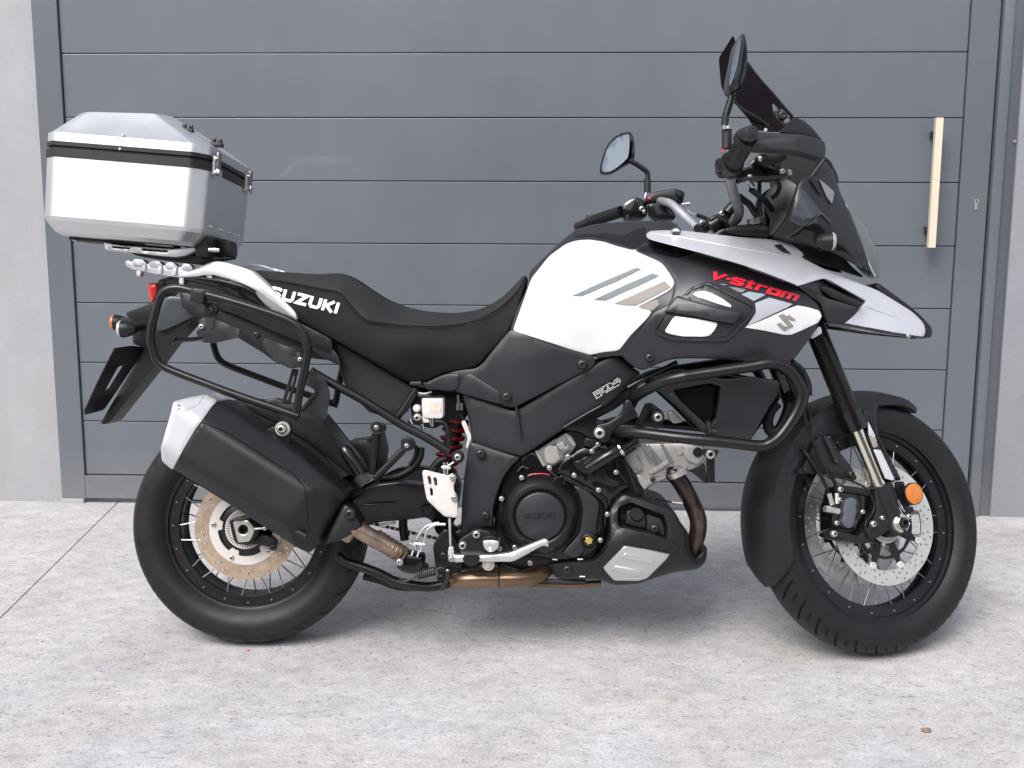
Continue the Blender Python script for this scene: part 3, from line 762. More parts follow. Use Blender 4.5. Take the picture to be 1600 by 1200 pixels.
for s in ('340,122 360,98 408,100 436,128 428,142 348,136', '446,132 470,108 515,112 536,138 528,150 452,144', '548,142 566,118 600,120 632,148 620,160 552,154', '650,150 668,126 704,130 726,158 716,170 652,162'):
    panel('rack_lug', c('B', s), -.112, K['silver'], rk, t=.03, er=.0015, rc=2)
for s in ('412,132 432,134 428,178 408,174', '506,140 534,144 528,196 502,192', '598,150 628,154 618,204 594,200'):
    panel('rack_rib', c('B', s), -.112, K['silver'], rk, t=.02, er=.002, rc=2)
for s in ('370,166 406,170 396,212 374,208', '640,210 672,212 668,262 638,256'):
    panel('strap_peg', c('B', s), -.10, K['silver'], rk, t=.02, er=.003, rc=3)
GR = [(272,432,-.105),(330,414,-.125),(392,425,-.14),(430,455,-.15),(466,500,-.155),(400,450,-.15),(420,480,-.15)]
panel('grab_rail', c('B', '600,196 700,172 745,160 835,116 892,108 1000,140 1085,166 1118,195 1205,270 1372,432 1382,490 1290,420 1200,345 1125,300 1050,262 970,232 840,196 740,212 640,216'), GR, K['silver'], root, t=.045, er=.006, rc=10, mirror=True, g=9)
panel('grab_rail_foot', c('B', '1110,296 1200,342 1290,420 1380,492 1290,462 1175,412 1140,350'), [(400,456,-.147),(465,501,-.160),(408,482,-.122),(445,500,-.130)], K['alu'], root, t=.03, er=.002, rc=4, mirror=True, off=.004)
panel('far_grab_rail', c('B','1015,142 1100,129 1150,134 1312,181 1300,192 1140,148 1040,152'), .13, K['silver'], root, t=.03, er=.003, rc=4)
panel('bracket', c('B', '805,205 840,198 845,222'), -.12, K['plate'], root, t=.005, er=.001, rc=1)
# ------------------------------------------------------------------ tail, lights, number plate carrier
TL = [(240,440,-.04),(300,440,-.10),(400,480,-.125),(500,560,-.125),(260,480,-.05),(350,500,-.11),(520,520,-.13),(640,600,-.13)]
panel('tail_cover', c('B', '500,238 545,215 640,212 840,225 1000,245 1090,285 1140,345 1180,410 1390,492 1600,600 1600,700 1480,660 1240,560 1000,450 900,420 800,345 640,300 505,300'), TL, K['plastic'], root, full=True, er=.005, rc=8, g=10)
panel('tail_trim', c('B', '560,214 640,196 760,205 900,225 1040,262 1110,300 1150,350 1190,405 1300,448 1200,420 1120,380 1000,335 860,270 700,235'), TL, K['gloss'], root, t=.02, er=.004, off=-.008, rc=6, mirror=True)
panel('tail_side', c('B', '560,330 670,335 740,400 760,450 690,480 560,540 500,555 500,420'), -.075, K['facet'], root, t=.15, er=.003, rc=8)
panel('tail_light', c('B', '436,250 500,243 512,275 498,330 482,372 460,370 450,320'), -.055, K['redlens'], root, t=.11, er=.006, rc=5, bulge=(.008,.02))
panel('tail_light_bezel', c('B', '500,242 545,224 560,250 540,300 500,340 480,374 490,330 510,280'), -.06, K['satin'], root, t=.12, er=.004, rc=4)
panel('plate_hanger', c('B', '300,436 440,385 530,335 650,330 760,450 690,520 585,635 470,790 205,1122 175,1134 145,1130 290,880 425,655 345,628 355,560 330,470'), [(200,490,-.05),(300,470,-.07),(220,560,-.03),(165,650,-.01),(260,540,-.055)], K['plastic'], root, t=.08, er=.004, rc=6, g=12)
def quad3(name, ps, th, m, parent=root):
    V = [np.array(P3(*q)) for q in ps]; n = np.cross(V[1]-V[0], V[3]-V[0]); n /= np.linalg.norm(n)
    bm = bmesh.new(); a = [bm.verts.new(v) for v in V]; b = [bm.verts.new(v+n*th) for v in V]
    bm.faces.new(a); bm.faces.new(b[::-1])
    for i in range(4): bm.faces.new([a[i], a[(i+1)%4], b[(i+1)%4], b[i]])
    return mk(name, bm, m, parent)
pc = lambda s: c('B', s)[0]
panel('number_plate_holder', c('B', '235,655 340,640 430,652 165,1042 50,1075 45,1045'), [(179,544,-.09),(228,541,.00),(133,641,-.09),(160,640,.00),(200,600,-.04)], K['plastic'], root, t=.006, er=.001, rc=3, holes=[c('B','172,920 246,785 262,768 286,766 198,908')])
tube('plate_edge', c('B', '238,656 140,850 48,1048'), .0024, K['plastic_grey'], root, y=-.093, smooth=0)
# rear indicators
def indicator(px, py, y, s, lens, nm='indicator', fr='B', dirx=-1, q=None):
    I = part(nm); A = at(px, py, y, fr)
    Rm = M4(_rz(0) @ np.array([[0,1,0],[-1,0,0],[0,0,1]]) if dirx < 0 else np.array([[0,-1,0],[1,0,0],[0,0,1]]))   # local +y -> -x (rearwards)
    M = A @ Rm
    if dirx < 0: M = A @ M4(_rz(math.radians(90)))
    else: M = A @ M4(_rz(math.radians(-90)))
    lathe('housing', [(.0,-.034*s),(.009*s,-.033*s),(.017*s,-.022*s),(.021*s,-.008*s),(.0225*s,.004*s),(.0,.004*s)], M, K['plastic'], I, n=24)
    lathe('lens', [(.0222*s,.0042*s),(.022*s,.008*s),(.019*s,.0125*s),(.010*s,.0155*s),(0,.0165*s)], M, lens, I, n=24)
    return I
indicator(193, 514, -.10, 1.0, K['lens']); indicator(182, 504, .10, 1.0, K['orange'])
tube('indicator_stem', c('B', '345,535,-.10 420,520,-.04'), .010, K['plastic'], root)
tube('indicator_stem', c('B', '262,492,.10 330,480,.05 400,480,.01'), .010, K['plastic'], root)
# ------------------------------------------------------------------ seat
SE = [(420,420,-.03),(530,428,-.05),(640,490,-.07),(740,490,-.07),(825,432,-.05),(410,440,-.10),(450,450,-.12),(530,458,-.135),(575,500,-.145),(650,510,-.15),(740,505,-.14),(800,465,-.10),
      (470,520,-.13),(560,560,-.145),(640,595,-.13),(700,575,-.15),(780,530,-.15),(530,470,-.14)]
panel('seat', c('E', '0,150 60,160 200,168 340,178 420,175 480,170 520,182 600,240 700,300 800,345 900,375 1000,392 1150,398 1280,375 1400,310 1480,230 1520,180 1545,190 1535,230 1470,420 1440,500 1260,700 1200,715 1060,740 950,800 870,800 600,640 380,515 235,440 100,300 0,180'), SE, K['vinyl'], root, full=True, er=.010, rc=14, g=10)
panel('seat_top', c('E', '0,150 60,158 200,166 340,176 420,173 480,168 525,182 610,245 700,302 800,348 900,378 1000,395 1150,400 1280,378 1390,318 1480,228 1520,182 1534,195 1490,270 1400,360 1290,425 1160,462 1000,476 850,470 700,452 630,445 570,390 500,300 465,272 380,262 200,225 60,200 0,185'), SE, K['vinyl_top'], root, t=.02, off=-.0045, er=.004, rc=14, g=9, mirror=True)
tube('seat_seam', c('E', '60,205 200,229 380,266 462,276 500,305 565,392 628,449 700,457 850,475 1000,481 1160,467 1292,430 1405,362 1495,270'), .0018, K['vinyl'], root, y=-.142, n=6) if 0 else None
panel('subframe_cover', c('B', '640,302 1000,375 1240,452 1400,505 1620,600 1620,735 1480,722 1400,690 1330,772 1240,745 1170,690 1010,592 870,470 745,455 660,400'), -.098, K['plastic'], root, full=True, er=.004, rc=4, g=12)
# white maker's lettering on the seat flank: strokes placed on the vinyl
def ribbon(pts, w, closed=False):
    P = [np.array(p, float) for p in pts]; n = len(P); Lq, Rq = [], []
    for i in range(n):
        if closed: a, d = P[i]-P[i-1], P[(i+1)%n]-P[i]
        else: a = P[i]-P[i-1] if i else P[1]-P[0]; d = P[i+1]-P[i] if i < n-1 else a
        a = a/np.linalg.norm(a); d = d/np.linalg.norm(d); na = np.array([-a[1], a[0]]); nd = np.array([-d[1], d[0]])
        b = na+nd; b /= np.linalg.norm(b)+1e-9; k = w/2/max(.45, b@na); Lq.append(P[i]+b*k); Rq.append(P[i]-b*k)
    return Lq, Rq
GL = {'S': [[(.98,.80),(.80,.90),(.25,.90),(.10,.78),(.12,.62),(.28,.54),(.74,.46),(.88,.36),(.88,.20),(.72,.10),(.20,.10),(.02,.20)]],
      'U': [[(.11,1),(.11,.28),(.24,.11),(.76,.11),(.89,.28),(.89,1)]], 'Z': [[(.03,.89),(.90,.89),(.12,.11),(.98,.11)]],
      'K': [[(.12,0),(.12,1)],[(.90,1),(.32,.50),(.92,0)]], 'I': [[(.2,0),(.2,1)]],
      'V': [[(.02,1),(.42,.06),(.98,1)]], '-': [[(.1,.5),(.9,.5)]], 't': [[(.35,1.15),(.35,.12),(.85,.12)],[(.0,.80),(.85,.80)]],
      'r': [[(.12,0),(.12,.82),(.95,.82)]], 'o': [[(.12,.46),(.12,.12),(.88,.12),(.88,.80),(.12,.80),(.12,.38)]], 'm': [[(.08,0),(.08,.82),(.92,.82),(.92,0)],[(.5,.78),(.5,0)]]}
def lettering(name, s, p0, p1, hgt, f, m, parent, w=.2, shear=0., adv=None, off=-.0065, fr='B', sub=1, lw=1., up=None):
    """text laid from p0 to p1 (photo coordinates of the base line), glyph strokes as thin raised ribbons"""
    adv = adv or {}; tot = sum(adv.get(ch_, 1.0)*1.16 for ch_ in s)-.16; p0 = np.array(p0, float); p1 = np.array(p1, float)
    ux = (p1-p0)/tot; un = np.array([ux[1], -ux[0]]); un = un/np.linalg.norm(un)*hgt
    if up is not None: un = np.array(up, float)
    bm = bmesh.new(); x = 0
    for ch_ in s:
        a = adv.get(ch_, 1.0)
        for k, st in enumerate(GL.get(ch_, [])):
            q = []
            for i in range(len(st)-1):
                for j in range(3): q.append(np.array(st[i])+(np.array(st[i+1])-np.array(st[i]))*j/3)
            q.append(np.array(st[-1])); pts = [np.array((v[0]*a*lw, v[1])) for v in q]
            Lq, Rq = ribbon(pts, w)
            def tr(v): X = x+v[0]+shear*v[1]; return p0+ux*X+un*v[1]
            A = np.array([tr(v) for v in Lq]); B_ = np.array([tr(v) for v in Rq])
            ya = f(A[:,0], A[:,1])+off-.0002*k; yb = f(B_[:,0], B_[:,1])+off-.0002*k
            top = [tb(cast(A[:,0], A[:,1], ya, fr), fr), tb(cast(B_[:,0], B_[:,1], yb, fr), fr)]
            bot = [tb(cast(A[:,0], A[:,1], ya+.0006, fr), fr), tb(cast(B_[:,0], B_[:,1], yb+.0006, fr), fr)]
            va, vb, wa, wb = [[bm.verts.new(v) for v in z] for z in top+bot]
            for i in range(len(va)-1):
                bm.faces.new([va[i], va[i+1], vb[i+1], vb[i]]); bm.faces.new([wa[i], wa[i+1], va[i+1], va[i]]); bm.faces.new([vb[i], vb[i+1], wb[i+1], wb[i]])
            bm.faces.new([va[0], vb[0], wb[0], wa[0]]); bm.faces.new([va[-1], wa[-1], wb[-1], vb[-1]])
        x += a*1.16
    return mk(name, bm, m, parent, 30)
fse = field(SE)
seam = [(x, y, fse(np.array([x]), np.array([y]))[0]-.0052) for x, y in [tuple(q) for q in c('E', '60,205 200,229 380,266 462,276 500,305 565,392 628,449 700,457 850,475 1000,481 1160,467 1292,430 1405,362 1490,275')]]
tube('seat_seam', seam, .0011, K['vinyl'], root, n=6)
lettering('seat_lettering', 'SUZUKI', (418.5,463.5), (527,490.5), 17.5, fse, K['text'], root, w=.27, adv={'I':.36}, shear=.06, off=-.004)
panel('tail_flank', c('E', '380,512 600,640 870,803 908,835 850,920 800,1000 735,985 640,960 570,880 500,800 470,690 395,580'), [(506,528,-.088),(640,605,-.09),(620,655,-.09),(540,590,-.085)], K['plastic'], root, full=True, er=.004, rc=6, g=12)
panel('tail_flank_trim', c('E', '310,520 330,508 385,540 470,640 485,700 400,660 320,610'), -.125, K['plastic_grey'], root, t=.01, er=.003, rc=5, mirror=True)
panel('seat_rail', c('B', '1380,560 1500,580 1620,700 1620,740 1490,680 1400,640'), -.11, K['satin'], root, t=.02, er=.003, mirror=True)
panel('seat_catch', c('E', '870,795 880,785 940,785 945,800 940,815 875,810'), -.13, K['plastic_grey'], root, t=.03, er=.003)
# ------------------------------------------------------------------ pannier frames
tube('pannier_frame', [(x, y, -.25) for x, y in c('B', '585,282 640,280 740,302 1000,372 1240,448 1340,490 1395,535 1425,600 1440,680 1430,760 1400,900 1370,1062')]
     , .0098, K['tube'], root, mirror=True, n=14)
tube('pannier_frame', [(x, y, -.25) for x, y in c('B', '1385,1082 1200,1018 1000,950 780,868 580,790 510,745 478,680 462,600 470,520 490,440 520,340 550,298 590,281')]
     , .0098, K['tube'], root, mirror=True, n=14)
for s, y in (('760,480 800,460 862,472 1022,542 1010,590 930,608 850,627 800,600 768,560', -.235), ('1170,592 1330,650 1400,690 1418,772 1340,785 1240,742 1200,690 1160,632', -.235),
             ('1440,795 1480,800 1560,862 1582,950 1556,1105 1400,1052 1500,935 1470,905 1425,885', -.20)):
    panel('mounting_plate', c('B', s), y, K['plastic_grey'], root, t=.005, er=.0008, rc=3)
panel('clamp', c('B', '712,285 730,276 808,292 788,380 770,384 706,360'), -.262, K['plastic'], root, t=.03, er=.004, rc=3)
panel('strap', c('B', '795,375 860,368 890,400 862,458 835,468 800,452'), -.23, K['plastic'], root, t=.01, er=.003, rc=5)
bolt(*c('B','838,418')[0], -.232, .008, 'steel_dk', root); bolt(*c('B','780,520')[0], -.237, .007, 'steel', root); bolt(*c('B','1122,575')[0], -.20, .009, 'steel_dk', root); bolt(*c('B','1395,727')[0], -.237, .006, 'steel', root)
panel('notch', c('B', '815,468 858,476 856,535 832,532 826,500'), -.2375, K['dark'], root, t=.002, er=.0005, rc=1)
panel('notch', c('B', '1330,645 1372,660 1370,705 1330,700'), -.2375, K['dark'], root, t=.002, er=.0005, rc=1)
tube('plate_bracket', c('B', '480,620,-.02 620,608,-.05 740,600,-.10 810,590,-.18'), .006, K['tube'], root)
tube('cross_tube', c('B', '770,560,-.1 790,600,-.0 830,600,.15'), .009, K['tube'], root)
for s in ('1345,785 1385,790 1330,1010 1280,1000',):
    panel('brace', c('B', s), -.22, K['tube'], root, t=.008, er=.001, rc=2, holes=[c('B','1350,830 1362,832 1318,985 1306,980')])
tube('brace', c('B', '1500,930 1400,1050'), .005, K['tube'], root, y=-.2)
tube('subframe_tube', c('S', '30,105 200,205 500,370 800,560 1000,665 1210,795'), .0105, K['tube'], root, y=-.175, n=14)
tube('subframe_tube', c('S', '930,262 840,400 770,500'), .009, K['tube'], root, y=-.15, n=12)
# ------------------------------------------------------------------ silencer
ax0, ax1 = cast(290, 690, -.235)[0], cast(535, 835, -.235)[0]
MU = [(335,635,-.21),(258,730,-.25),(430,685,-.215),(535,760,-.215),(345,735,-.295),(440,785,-.295),(490,815,-.29),(290,700,-.29),(480,852,-.262),(380,795,-.268),(275,738,-.262),(525,830,-.262),(400,700,-.28),(325,672,-.272),(460,740,-.275)]
sil = part('silencer')
def mu(x, y):
    x = np.atleast_1d(x)-350.; y = np.atleast_1d(y)-630.
    s = -.53*x+.845*y; u = .845*x+.53*y
    P_ = np.stack([-.236-.00132*s, -.2915-.00006*s, -.2975+.0016*(s-107), -.297+.0014*(u-186)])
    return np.log(np.exp(P_*480).sum(0))/480
MU = mu
panel('shell', c('C', '592,132 640,104 680,122 760,168 850,240 935,290 1040,355 1200,470 1330,590 1432,672 1452,700 1400,790 1330,900 1290,985 1215,1056 1150,1030 900,870 600,680 362,532 420,420 500,270'), MU, K['plastic'], sil, t=.10, er=.008, rc=5, g=7)
panel('heat_shield', c('C', '545,235 700,300 860,400 1010,500 1050,520 1120,560 1190,650 1200,740 1205,850 1222,930 1195,945 900,780 620,590 405,455 460,350'), MU, K['plastic'], sil, t=.012, off=-.0035, er=.0025, rc=6, g=7)
tube('shield_bead', [(x, y, -.268+.0) for x, y in c('C', '405,470 620,605 900,790 1195,955')], .0095, K['plastic'], sil, y=-.289, n=12)
panel('end_cap', c('C', '365,108 470,82 570,65 642,104 600,150 555,215 500,290 440,390 385,490 358,540 292,482 284,405 312,300 342,200'), MU, K['silver'], sil, t=.09, off=-.006, er=.005, rc=4, g=6)
panel('end_cap_facet', c('C', '372,114 470,92 560,72 520,130 440,170 372,170'), MU, K['silver'], sil, t=.02, off=-.0075, er=.002, rc=4, g=6)
for s in ('385,128 410,132 395,140', '380,152 408,148 398,158'):
    panel('cap_slot', c('C', s), MU, K['alu_dk'], sil, t=.002, off=-.0090, er=.0005, rc=1)
panel('elbow_cover', c('C', '1400,800 1430,740 1480,770 1530,850 1548,890 1470,962 1380,990 1330,1000 1300,1010 1340,920'), -.235, K['plastic'], root, t=.06, er=.014, rc=14, g=8)
bolt(*c('C','1467,810')[0], -.243, .0135, 'steel_dk', root); bolt(*c('C','1040,280')[0], -.222, .013, 'steel', root)
lathe('washer', [(.007,-.002),(.0175,-.002),(.0185,0),(.0185,.004)], at(*c('C','1046,280')[0], -.213), K['plate'], root, n=24)
panel('silencer_bracket', c('C', '940,286 1000,262 1020,235 1090,236 1100,290 1085,370 1055,362 1030,352 1000,320'), -.205, K['plastic'], root, t=.008, er=.002, rc=4)
tube('mid_pipe', c('C', '1430,960,-.21 1480,905,-.215 1560,940,-.205 1640,990,-.19'), .019, K['midpipe'], root)
tube('mid_pipe', [(560,828,-.215,.021),(585,842,-.205,.0215),(600,850,-.20,.020),(622,862,-.19,.021),(640,874,-.16,.019),(660,888,-.10,.018)], .02, K['midpipe'], root, n=20)
for i in range(7):
    t_ = i/6; x, y = 588+38*t_, 841+24*t_; d = P3(x, y, -.20); e = P3(x+.9, y+.55, -.199)
    bm = bmesh.new(); sweep(bm, [d, e], .0232, 24); mk('pipe_ring', bm, K['midpipe'], root)
tube('collector_pipe', c('G', '600,835,-.10,.018 680,838,-.12,.021 800,825,-.13,.0225 1000,822,-.13,.0225 1180,818,-.13,.022 1290,790,-.11,.022 1380,740,-.08,.020'), .022, K['pipe'], root, n=22)
lathe('pipe_weld', [(.0,.0)]*1+[(.023,-.002),(.0237,0),(.023,.002)], at(0,0,0) if 0 else M4(np.eye(3), P3(*c('G','1000,822')[0], -.13)) @ M4(_rz(math.radians(90))), K['header'], root, n=28)
panel('collector_flange', c('G', '845,720 990,715 1010,750 840,760'), -.11, K['pipe'], root, t=.03, er=.002)
tube('front_pipe', c('H', '150,1120,-.06 350,1128,-.06 520,1132,-.06 660,1125,-.06'), .0095, K['pipe'], root, n=12)
tube('front_pipe', c('H', '250,1105,-.09 420,1112,-.09 560,1110,-.09'), .006, K['steel_dk'], root, n=12)
tube('header_pipe', c('H', '1090,395,-.08,.020 1130,420,-.10,.021 1180,480,-.10,.0215 1225,560,-.09,.022 1262,640,-.075,.022 1288,720,-.075,.022 1283,800,-.07,.022 1260,870,-.06,.022 1240,950,-.05,.021'), .0215, K['header'], root, n=22)
tube('header_flange', c('H', '1150,396 1164,426'), .027, K['steel'], root, y=-.12, smooth=0, n=24)
tube('oxygen_sensor', c('H', '1115,600 1150,604 1200,606'), .0045, K['steel'], root, y=-.085, smooth=0)
tube('oxygen_sensor_wire', c('H', '1115,600 1060,585 1010,575'), .0025, K['cable'], root, y=-.07)
# ------------------------------------------------------------------ rear end: hugger, swingarm, axle blocks
def arcshell(name, M, R, a0, a1, hw, m, parent, n=40, skirt=.03, crown=.012, t=.004, taper=None):
    """curved guard about a wheel axis: cross section with rolled-down sides; angles from +x towards +z"""
    bm = bmesh.new(); Mi = Matrix(M.tolist()); rows = []
    for i in range(n+1):
        a = a0+(a1-a0)*i/n; s = i/n; w = hw*(taper(s) if taper else 1); sk = skirt(s) if callable(skirt) else skirt; row = []
        sec = []
        for k in range(-8, 9):
            v = k/8
            if abs(v) <= .75: sec.append((R+crown*min(1, .15+5*s)*(1-(v/.75)**2), w*v/.78))
            else:
                q = (abs(v)-.75)/.25; sec.append((R-sk*q, math.copysign(w*(.962+.038*math.sin(q*1.57)), v)))
        for inner in (0, 1):
            for r, y in (sec if not inner else sec[::-1]):
                r2 = r-(t if inner else 0); y2 = y*(1-(t/w if inner else 0)); row.append(bm.verts.new(Mi @ Vector((r2*math.cos(a), y2, r2*math.sin(a)))))
        rows.append(row)
    k_ = len(rows[0])
    for A, B_ in zip(rows[:-1], rows[1:]):
        for k in range(k_): bm.faces.new([A[k], A[(k+1)%k_], B_[(k+1)%k_], B_[k]])
    bm.faces.new(rows[0][::-1]); bm.faces.new(rows[-1])
    return mk(name, bm, m, parent, 40)
arcshell('rear_hugger', MR, RR+.012, math.radians(28), math.radians(98), .078, K['plastic'], root, skirt=.04)
panel('chain_guard', c('p', '480,640 520,668 560,706 580,740 560,752 520,720 480,690 440,665 400,645 380,632 430,622'), -.09, K['plastic'], root, t=.03, er=.003)
panel('swingarm', c('p', '560,770 590,757 625,753 658,756 690,752 712,775 712,815 690,830 668,808 640,812 600,815 570,822 540,836 470,850 400,848 372,842 370,812 400,806 480,800 530,785'), [(380,828,-.10),(560,795,-.125),(700,790,-.09)], K['satin'], root, t=.05, er=.010, rc=8, mirror=True)
tube('swingarm_rib', c('F', '210,945,-.137 350,940,-.137 495,930,-.130'), .0035, K['satin'], root, n=8)
panel('swingarm_bridge', c('F', '690,790 760,840 800,960 760,1040 700,1040 690,960 700,870'), -.10, K['satin'], root, t=.2, er=.008, rc=8)
ab = panel('axle_block', c('C', '735,862 830,850 872,900 862,940 838,985 768,992'), -.138, K['steel'], root, t=.02, er=.002, rc=3, holes=[[(c('C','800,910')[0][0]+8*math.cos(k*.524), c('C','800,910')[0][1]+8*math.sin(k*.524)) for k in range(12)]])
panel('axle_carrier', c('C', '712,850 760,835 850,835 890,870 900,930 850,1000 760,1002 735,960'), -.12, K['satin'], root, t=.03, er=.003, rc=4)
disc('axle', *c('C','800,910')[0], -.132, [(0,.012),(.0085,.012),(.0088,-.001),(.0110,-.001),(.0115,.01)], K['hollow'], root)
tube('chain_adjuster', c('C', '870,905 938,900'), .0032, K['steel'], root, y=-.14, smooth=0); bolt(*c('C','935,902')[0], -.139, .0055, 'steel', root)
panel('rear_caliper', c('C', '760,960 900,940 960,945 1010,980 1000,1030 940,1015 880,1000 800,1010'), -.10, K['plastic'], root, t=.04, er=.005, rc=6)
bolt(*c('C','988,1020')[0], -.105, .009, 'steel_dk', root)
disc('preload_knob', *c('S','475,1020')[0], -.19, [(0,-.02),(.012,-.02),(.013,-.017),(.013,.017),(.012,.02),(0,.02)], K['steel_dk'], root) if 0 else None
tube('shock_reservoir', c('S', '310,760,-.19,.011 330,790,-.19,.0165 400,900,-.19,.0165 450,985,-.19,.0165'), .016, K['gloss'], root, smooth=0, n=18)
tube('preload_knob', c('S', '440,1000,-.19 500,1070,-.19'), .0185, K['steel_dk'], root, smooth=0, n=12)
for i in range(9):
    a = math.radians(-60+i*15); 
    x, y = c('S', '470,1035')[0]; tube('knob_rib', [(x-6+i*1.6+2, y-9+ -i*.9+4, -.206), (x-2+i*1.6+4, y+3-i*.9+2, -.206)], .0012, K['chrome'], root, smooth=0, n=5)
panel('inner_fender', c('S', '120,520 165,470 340,690 480,860 520,960 430,900 270,760'), -.13, K['plastic_grey'], root, t=.02, er=.002, rc=3)
panel('inner_fender', c('S', '330,715 510,690 560,740 600,640 640,800 620,960 540,1000 500,900 410,800'), -.06, K['plastic'], root, t=.12, er=.003, rc=3)
for a, b in (('560,545 640,545 680,590 660,625 600,640 545,590', -.18), ('820,660 900,680 930,740 900,780 830,770 790,720', -.18)):
    panel('peg_bracket', c('S', a), b, K['tube'], root, t=.01, er=.002, rc=5)
lathe('rubber_bush', [(0,-.006),(.012,-.006),(.014,-.002),(.014,.01)], at(*c('S','588,588')[0], -.182), K['plastic'], root, n=20); bolt(*c('S','588,588')[0], -.190, .006, 'steel', root)
lathe('rubber_bush', [(0,-.006),(.012,-.006),(.014,-.002),(.014,.01)], at(*c('S','848,744')[0], -.182), K['plastic'], root, n=20); bolt(*c('S','848,744')[0], -.190, .006, 'steel', root)
tube('bracket_arm', c('S', '580,640 560,880 545,990'), .009, K['satin'], root, y=-.17, smooth=0, flat=.5); tube('bracket_arm', c('S', '820,780 700,900 570,1030'), .009, K['satin'], root, y=-.17, smooth=0, flat=.5)
tube('bracket_arm', c('S', '610,640 600,780 600,940'), .006, K['satin'], root, y=-.15, smooth=0, flat=.5)
tube('hose', c('S', '970,760 960,840 900,930 780,1000 620,1030'), .0095, K['cable'], root, y=-.14); tube('hose', c('S', '930,740 920,830 870,910'), .004, K['cable'], root, y=-.15)
tube('hose', c('S', '1100,940 1060,960 1120,880 1190,850'), .010, K['cable'], root, y=-.14)
tube('hose', c('S', '1090,540 1150,545 1190,590 1205,680 1205,740'), .0065, K['cable'], root, y=-.15)
# shock spring seen through the frame
sp = []
a3, b3 = np.array(P3(*c('S','1275,520')[0], -.02)), np.array(P3(*c('S','1170,940')[0], -.02)); axv = b3-a3; Ls = np.linalg.norm(axv); axv /= Ls; s1 = np.cross(axv, [0,1,0]); s1 /= np.linalg.norm(s1); s2 = np.cross(axv, s1)
for i in range(161):
    t_ = i/160; th = t_*2*math.pi*6; sp.append(a3+axv*Ls*t_+.027*(math.cos(th)*s1+math.sin(th)*s2))
bm = bmesh.new(); sweep(bm, sp, .0062, 8); mk('shock_spring', bm, K['spring'], root, 60)
bm = bmesh.new(); sweep(bm, [a3-axv*.03, b3+axv*.02], .021, 16); mk('shock_absorber', bm, K['steel_dk'], root)
# reservoir box and its fittings
rb = panel('electrical_box', c('S', '975,335 990,330 1155,330 1162,345 1160,500 1140,515 990,510 978,470'), -.155, K['plate'], root, t=.04, er=.004, rc=4)
panel('label', c('S', '1055,375 1140,375 1138,462 1052,462'), -.1562, mat('printed sticker', (.55,.47,.42), .5, var=.35, vscale=160), rb, t=.001, er=.0003, rc=1)
panel('box_lip', c('S', '930,310 1155,318 1155,334 970,334'), -.158, K['gloss'], root, t=.03, er=.001, rc=2)
panel('box_tab', c('S', '975,490 1035,515 1040,545 985,550'), -.15, K['plate'], root, t=.01, er=.001, rc=2)
disc('box_plug', *c('S','935,425')[0], -.15, [(0,-.012),(.008,-.010),(.010,-.004),(.010,.01)], K['plate'], root)
bolt(*c('S','937,503')[0], -.16, .010, 'steel', root)
for s, r in (('1055,520 1062,560', .006), ('975,560 985,605', .005), ('870,520 890,560', .006), ('1065,560 1062,580', .004)):
    tube('fitting', c('S', s), r, K['chrome'], root, y=-.155, smooth=0)
panel('shield_strip', c('S', '1310,540 1345,525 1402,670 1365,770 1350,765 1368,680'), -.12, K['plate'], root, t=.006, er=.001, rc=4)
tube('banjo', c('S', '1300,380 1300,440'), .010, K['chrome'], root, y=-.12, smooth=0); tube('banjo', c('S', '1285,310 1292,380'), .004, K['chrome'], root, y=-.12, smooth=0)
tube('hose', c('S', '1300,440 1320,500 1360,600'), .005, K['cable'], root, y=-.11)
panel('battery_box', c('S', '900,255 1290,265 1330,330 1360,480 1300,560 1200,540 1080,600 900,560 880,420'), -.05, K['plastic'], root, t=.1, er=.005, rc=5)
tube('wire', c('S', '930,290 1000,300 1060,285'), .0018, K['text'], root, y=-.12)

# chain run on the far side, seen below the swingarm
for i in range(16):
    x = 556+i*8.2; y = 812+i*1.9
    lk_ = P3(x, y, .07)
    bm = bmesh.new(); box(bm, (-.0062, -.003, -.0042), (.0062, .003, .0042), Matrix.Translation(lk_) @ Matrix.Rotation(.2, 4, 'Y'), .001); o = mk('chain_link', bm, K['steel_dk'], root)
tube('swingarm_foot', c('G', '250,340 248,420 262,520'), .012, K['satin'], root, y=.02, smooth=0)
tube('stand_leg', c('F', '545,1060 560,1130 575,1190'), .010, K['satin'], root, y=.04, smooth=0)
# ------------------------------------------------------------------ frame and side covers
FR = [(722,616,-.13),(800,640,-.145),(940,562,-.165),(1000,580,-.14),(880,668,-.15),(815,713,-.14),(738,690,-.13),(930,640,-.15)]
panel('frame_spar', c('p', '720,612 775,630 803,641 880,596 945,560 962,553 985,572 1002,582 985,602 960,626 925,650 882,670 848,692 815,715 780,706 738,692 734,660'), FR, K['plastic_grey'], root, t=.05, er=.012, rc=6, mirror=True, g=10)
panel('frame_lower', c('p', '900,640 990,600 1002,610 960,640 930,655 975,670 982,690 960,700 930,690 905,675 880,672'), -.12, K['satin'], root, t=.04, er=.005, rc=5)
tube('weld_seam', c('K', '75,612 180,548 290,488'), .004, K['satin'], root, y=-.158, n=8)
SP = [(730,700,-.135),(815,715,-.145),(775,780,-.14),(740,835,-.13),(735,760,-.135)]
panel('pivot_cover', c('p', '733,694 739,690 780,704 815,715 800,728 786,748 778,770 772,790 770,824 746,824 732,832 720,838 722,780 726,740'), SP, K['plastic_grey'], root, t=.05, er=.009, rc=6, g=10, mirror=True)
tube('weld_seam', [(806,630),(809,655),(813,684)], .0035, K['plastic_grey'], root, y=-.157, n=8)
bolt(751,709,-.147,.012,'steel_dk',root); bolt(758.5,805,-.142,.0105,'steel_dk',root)
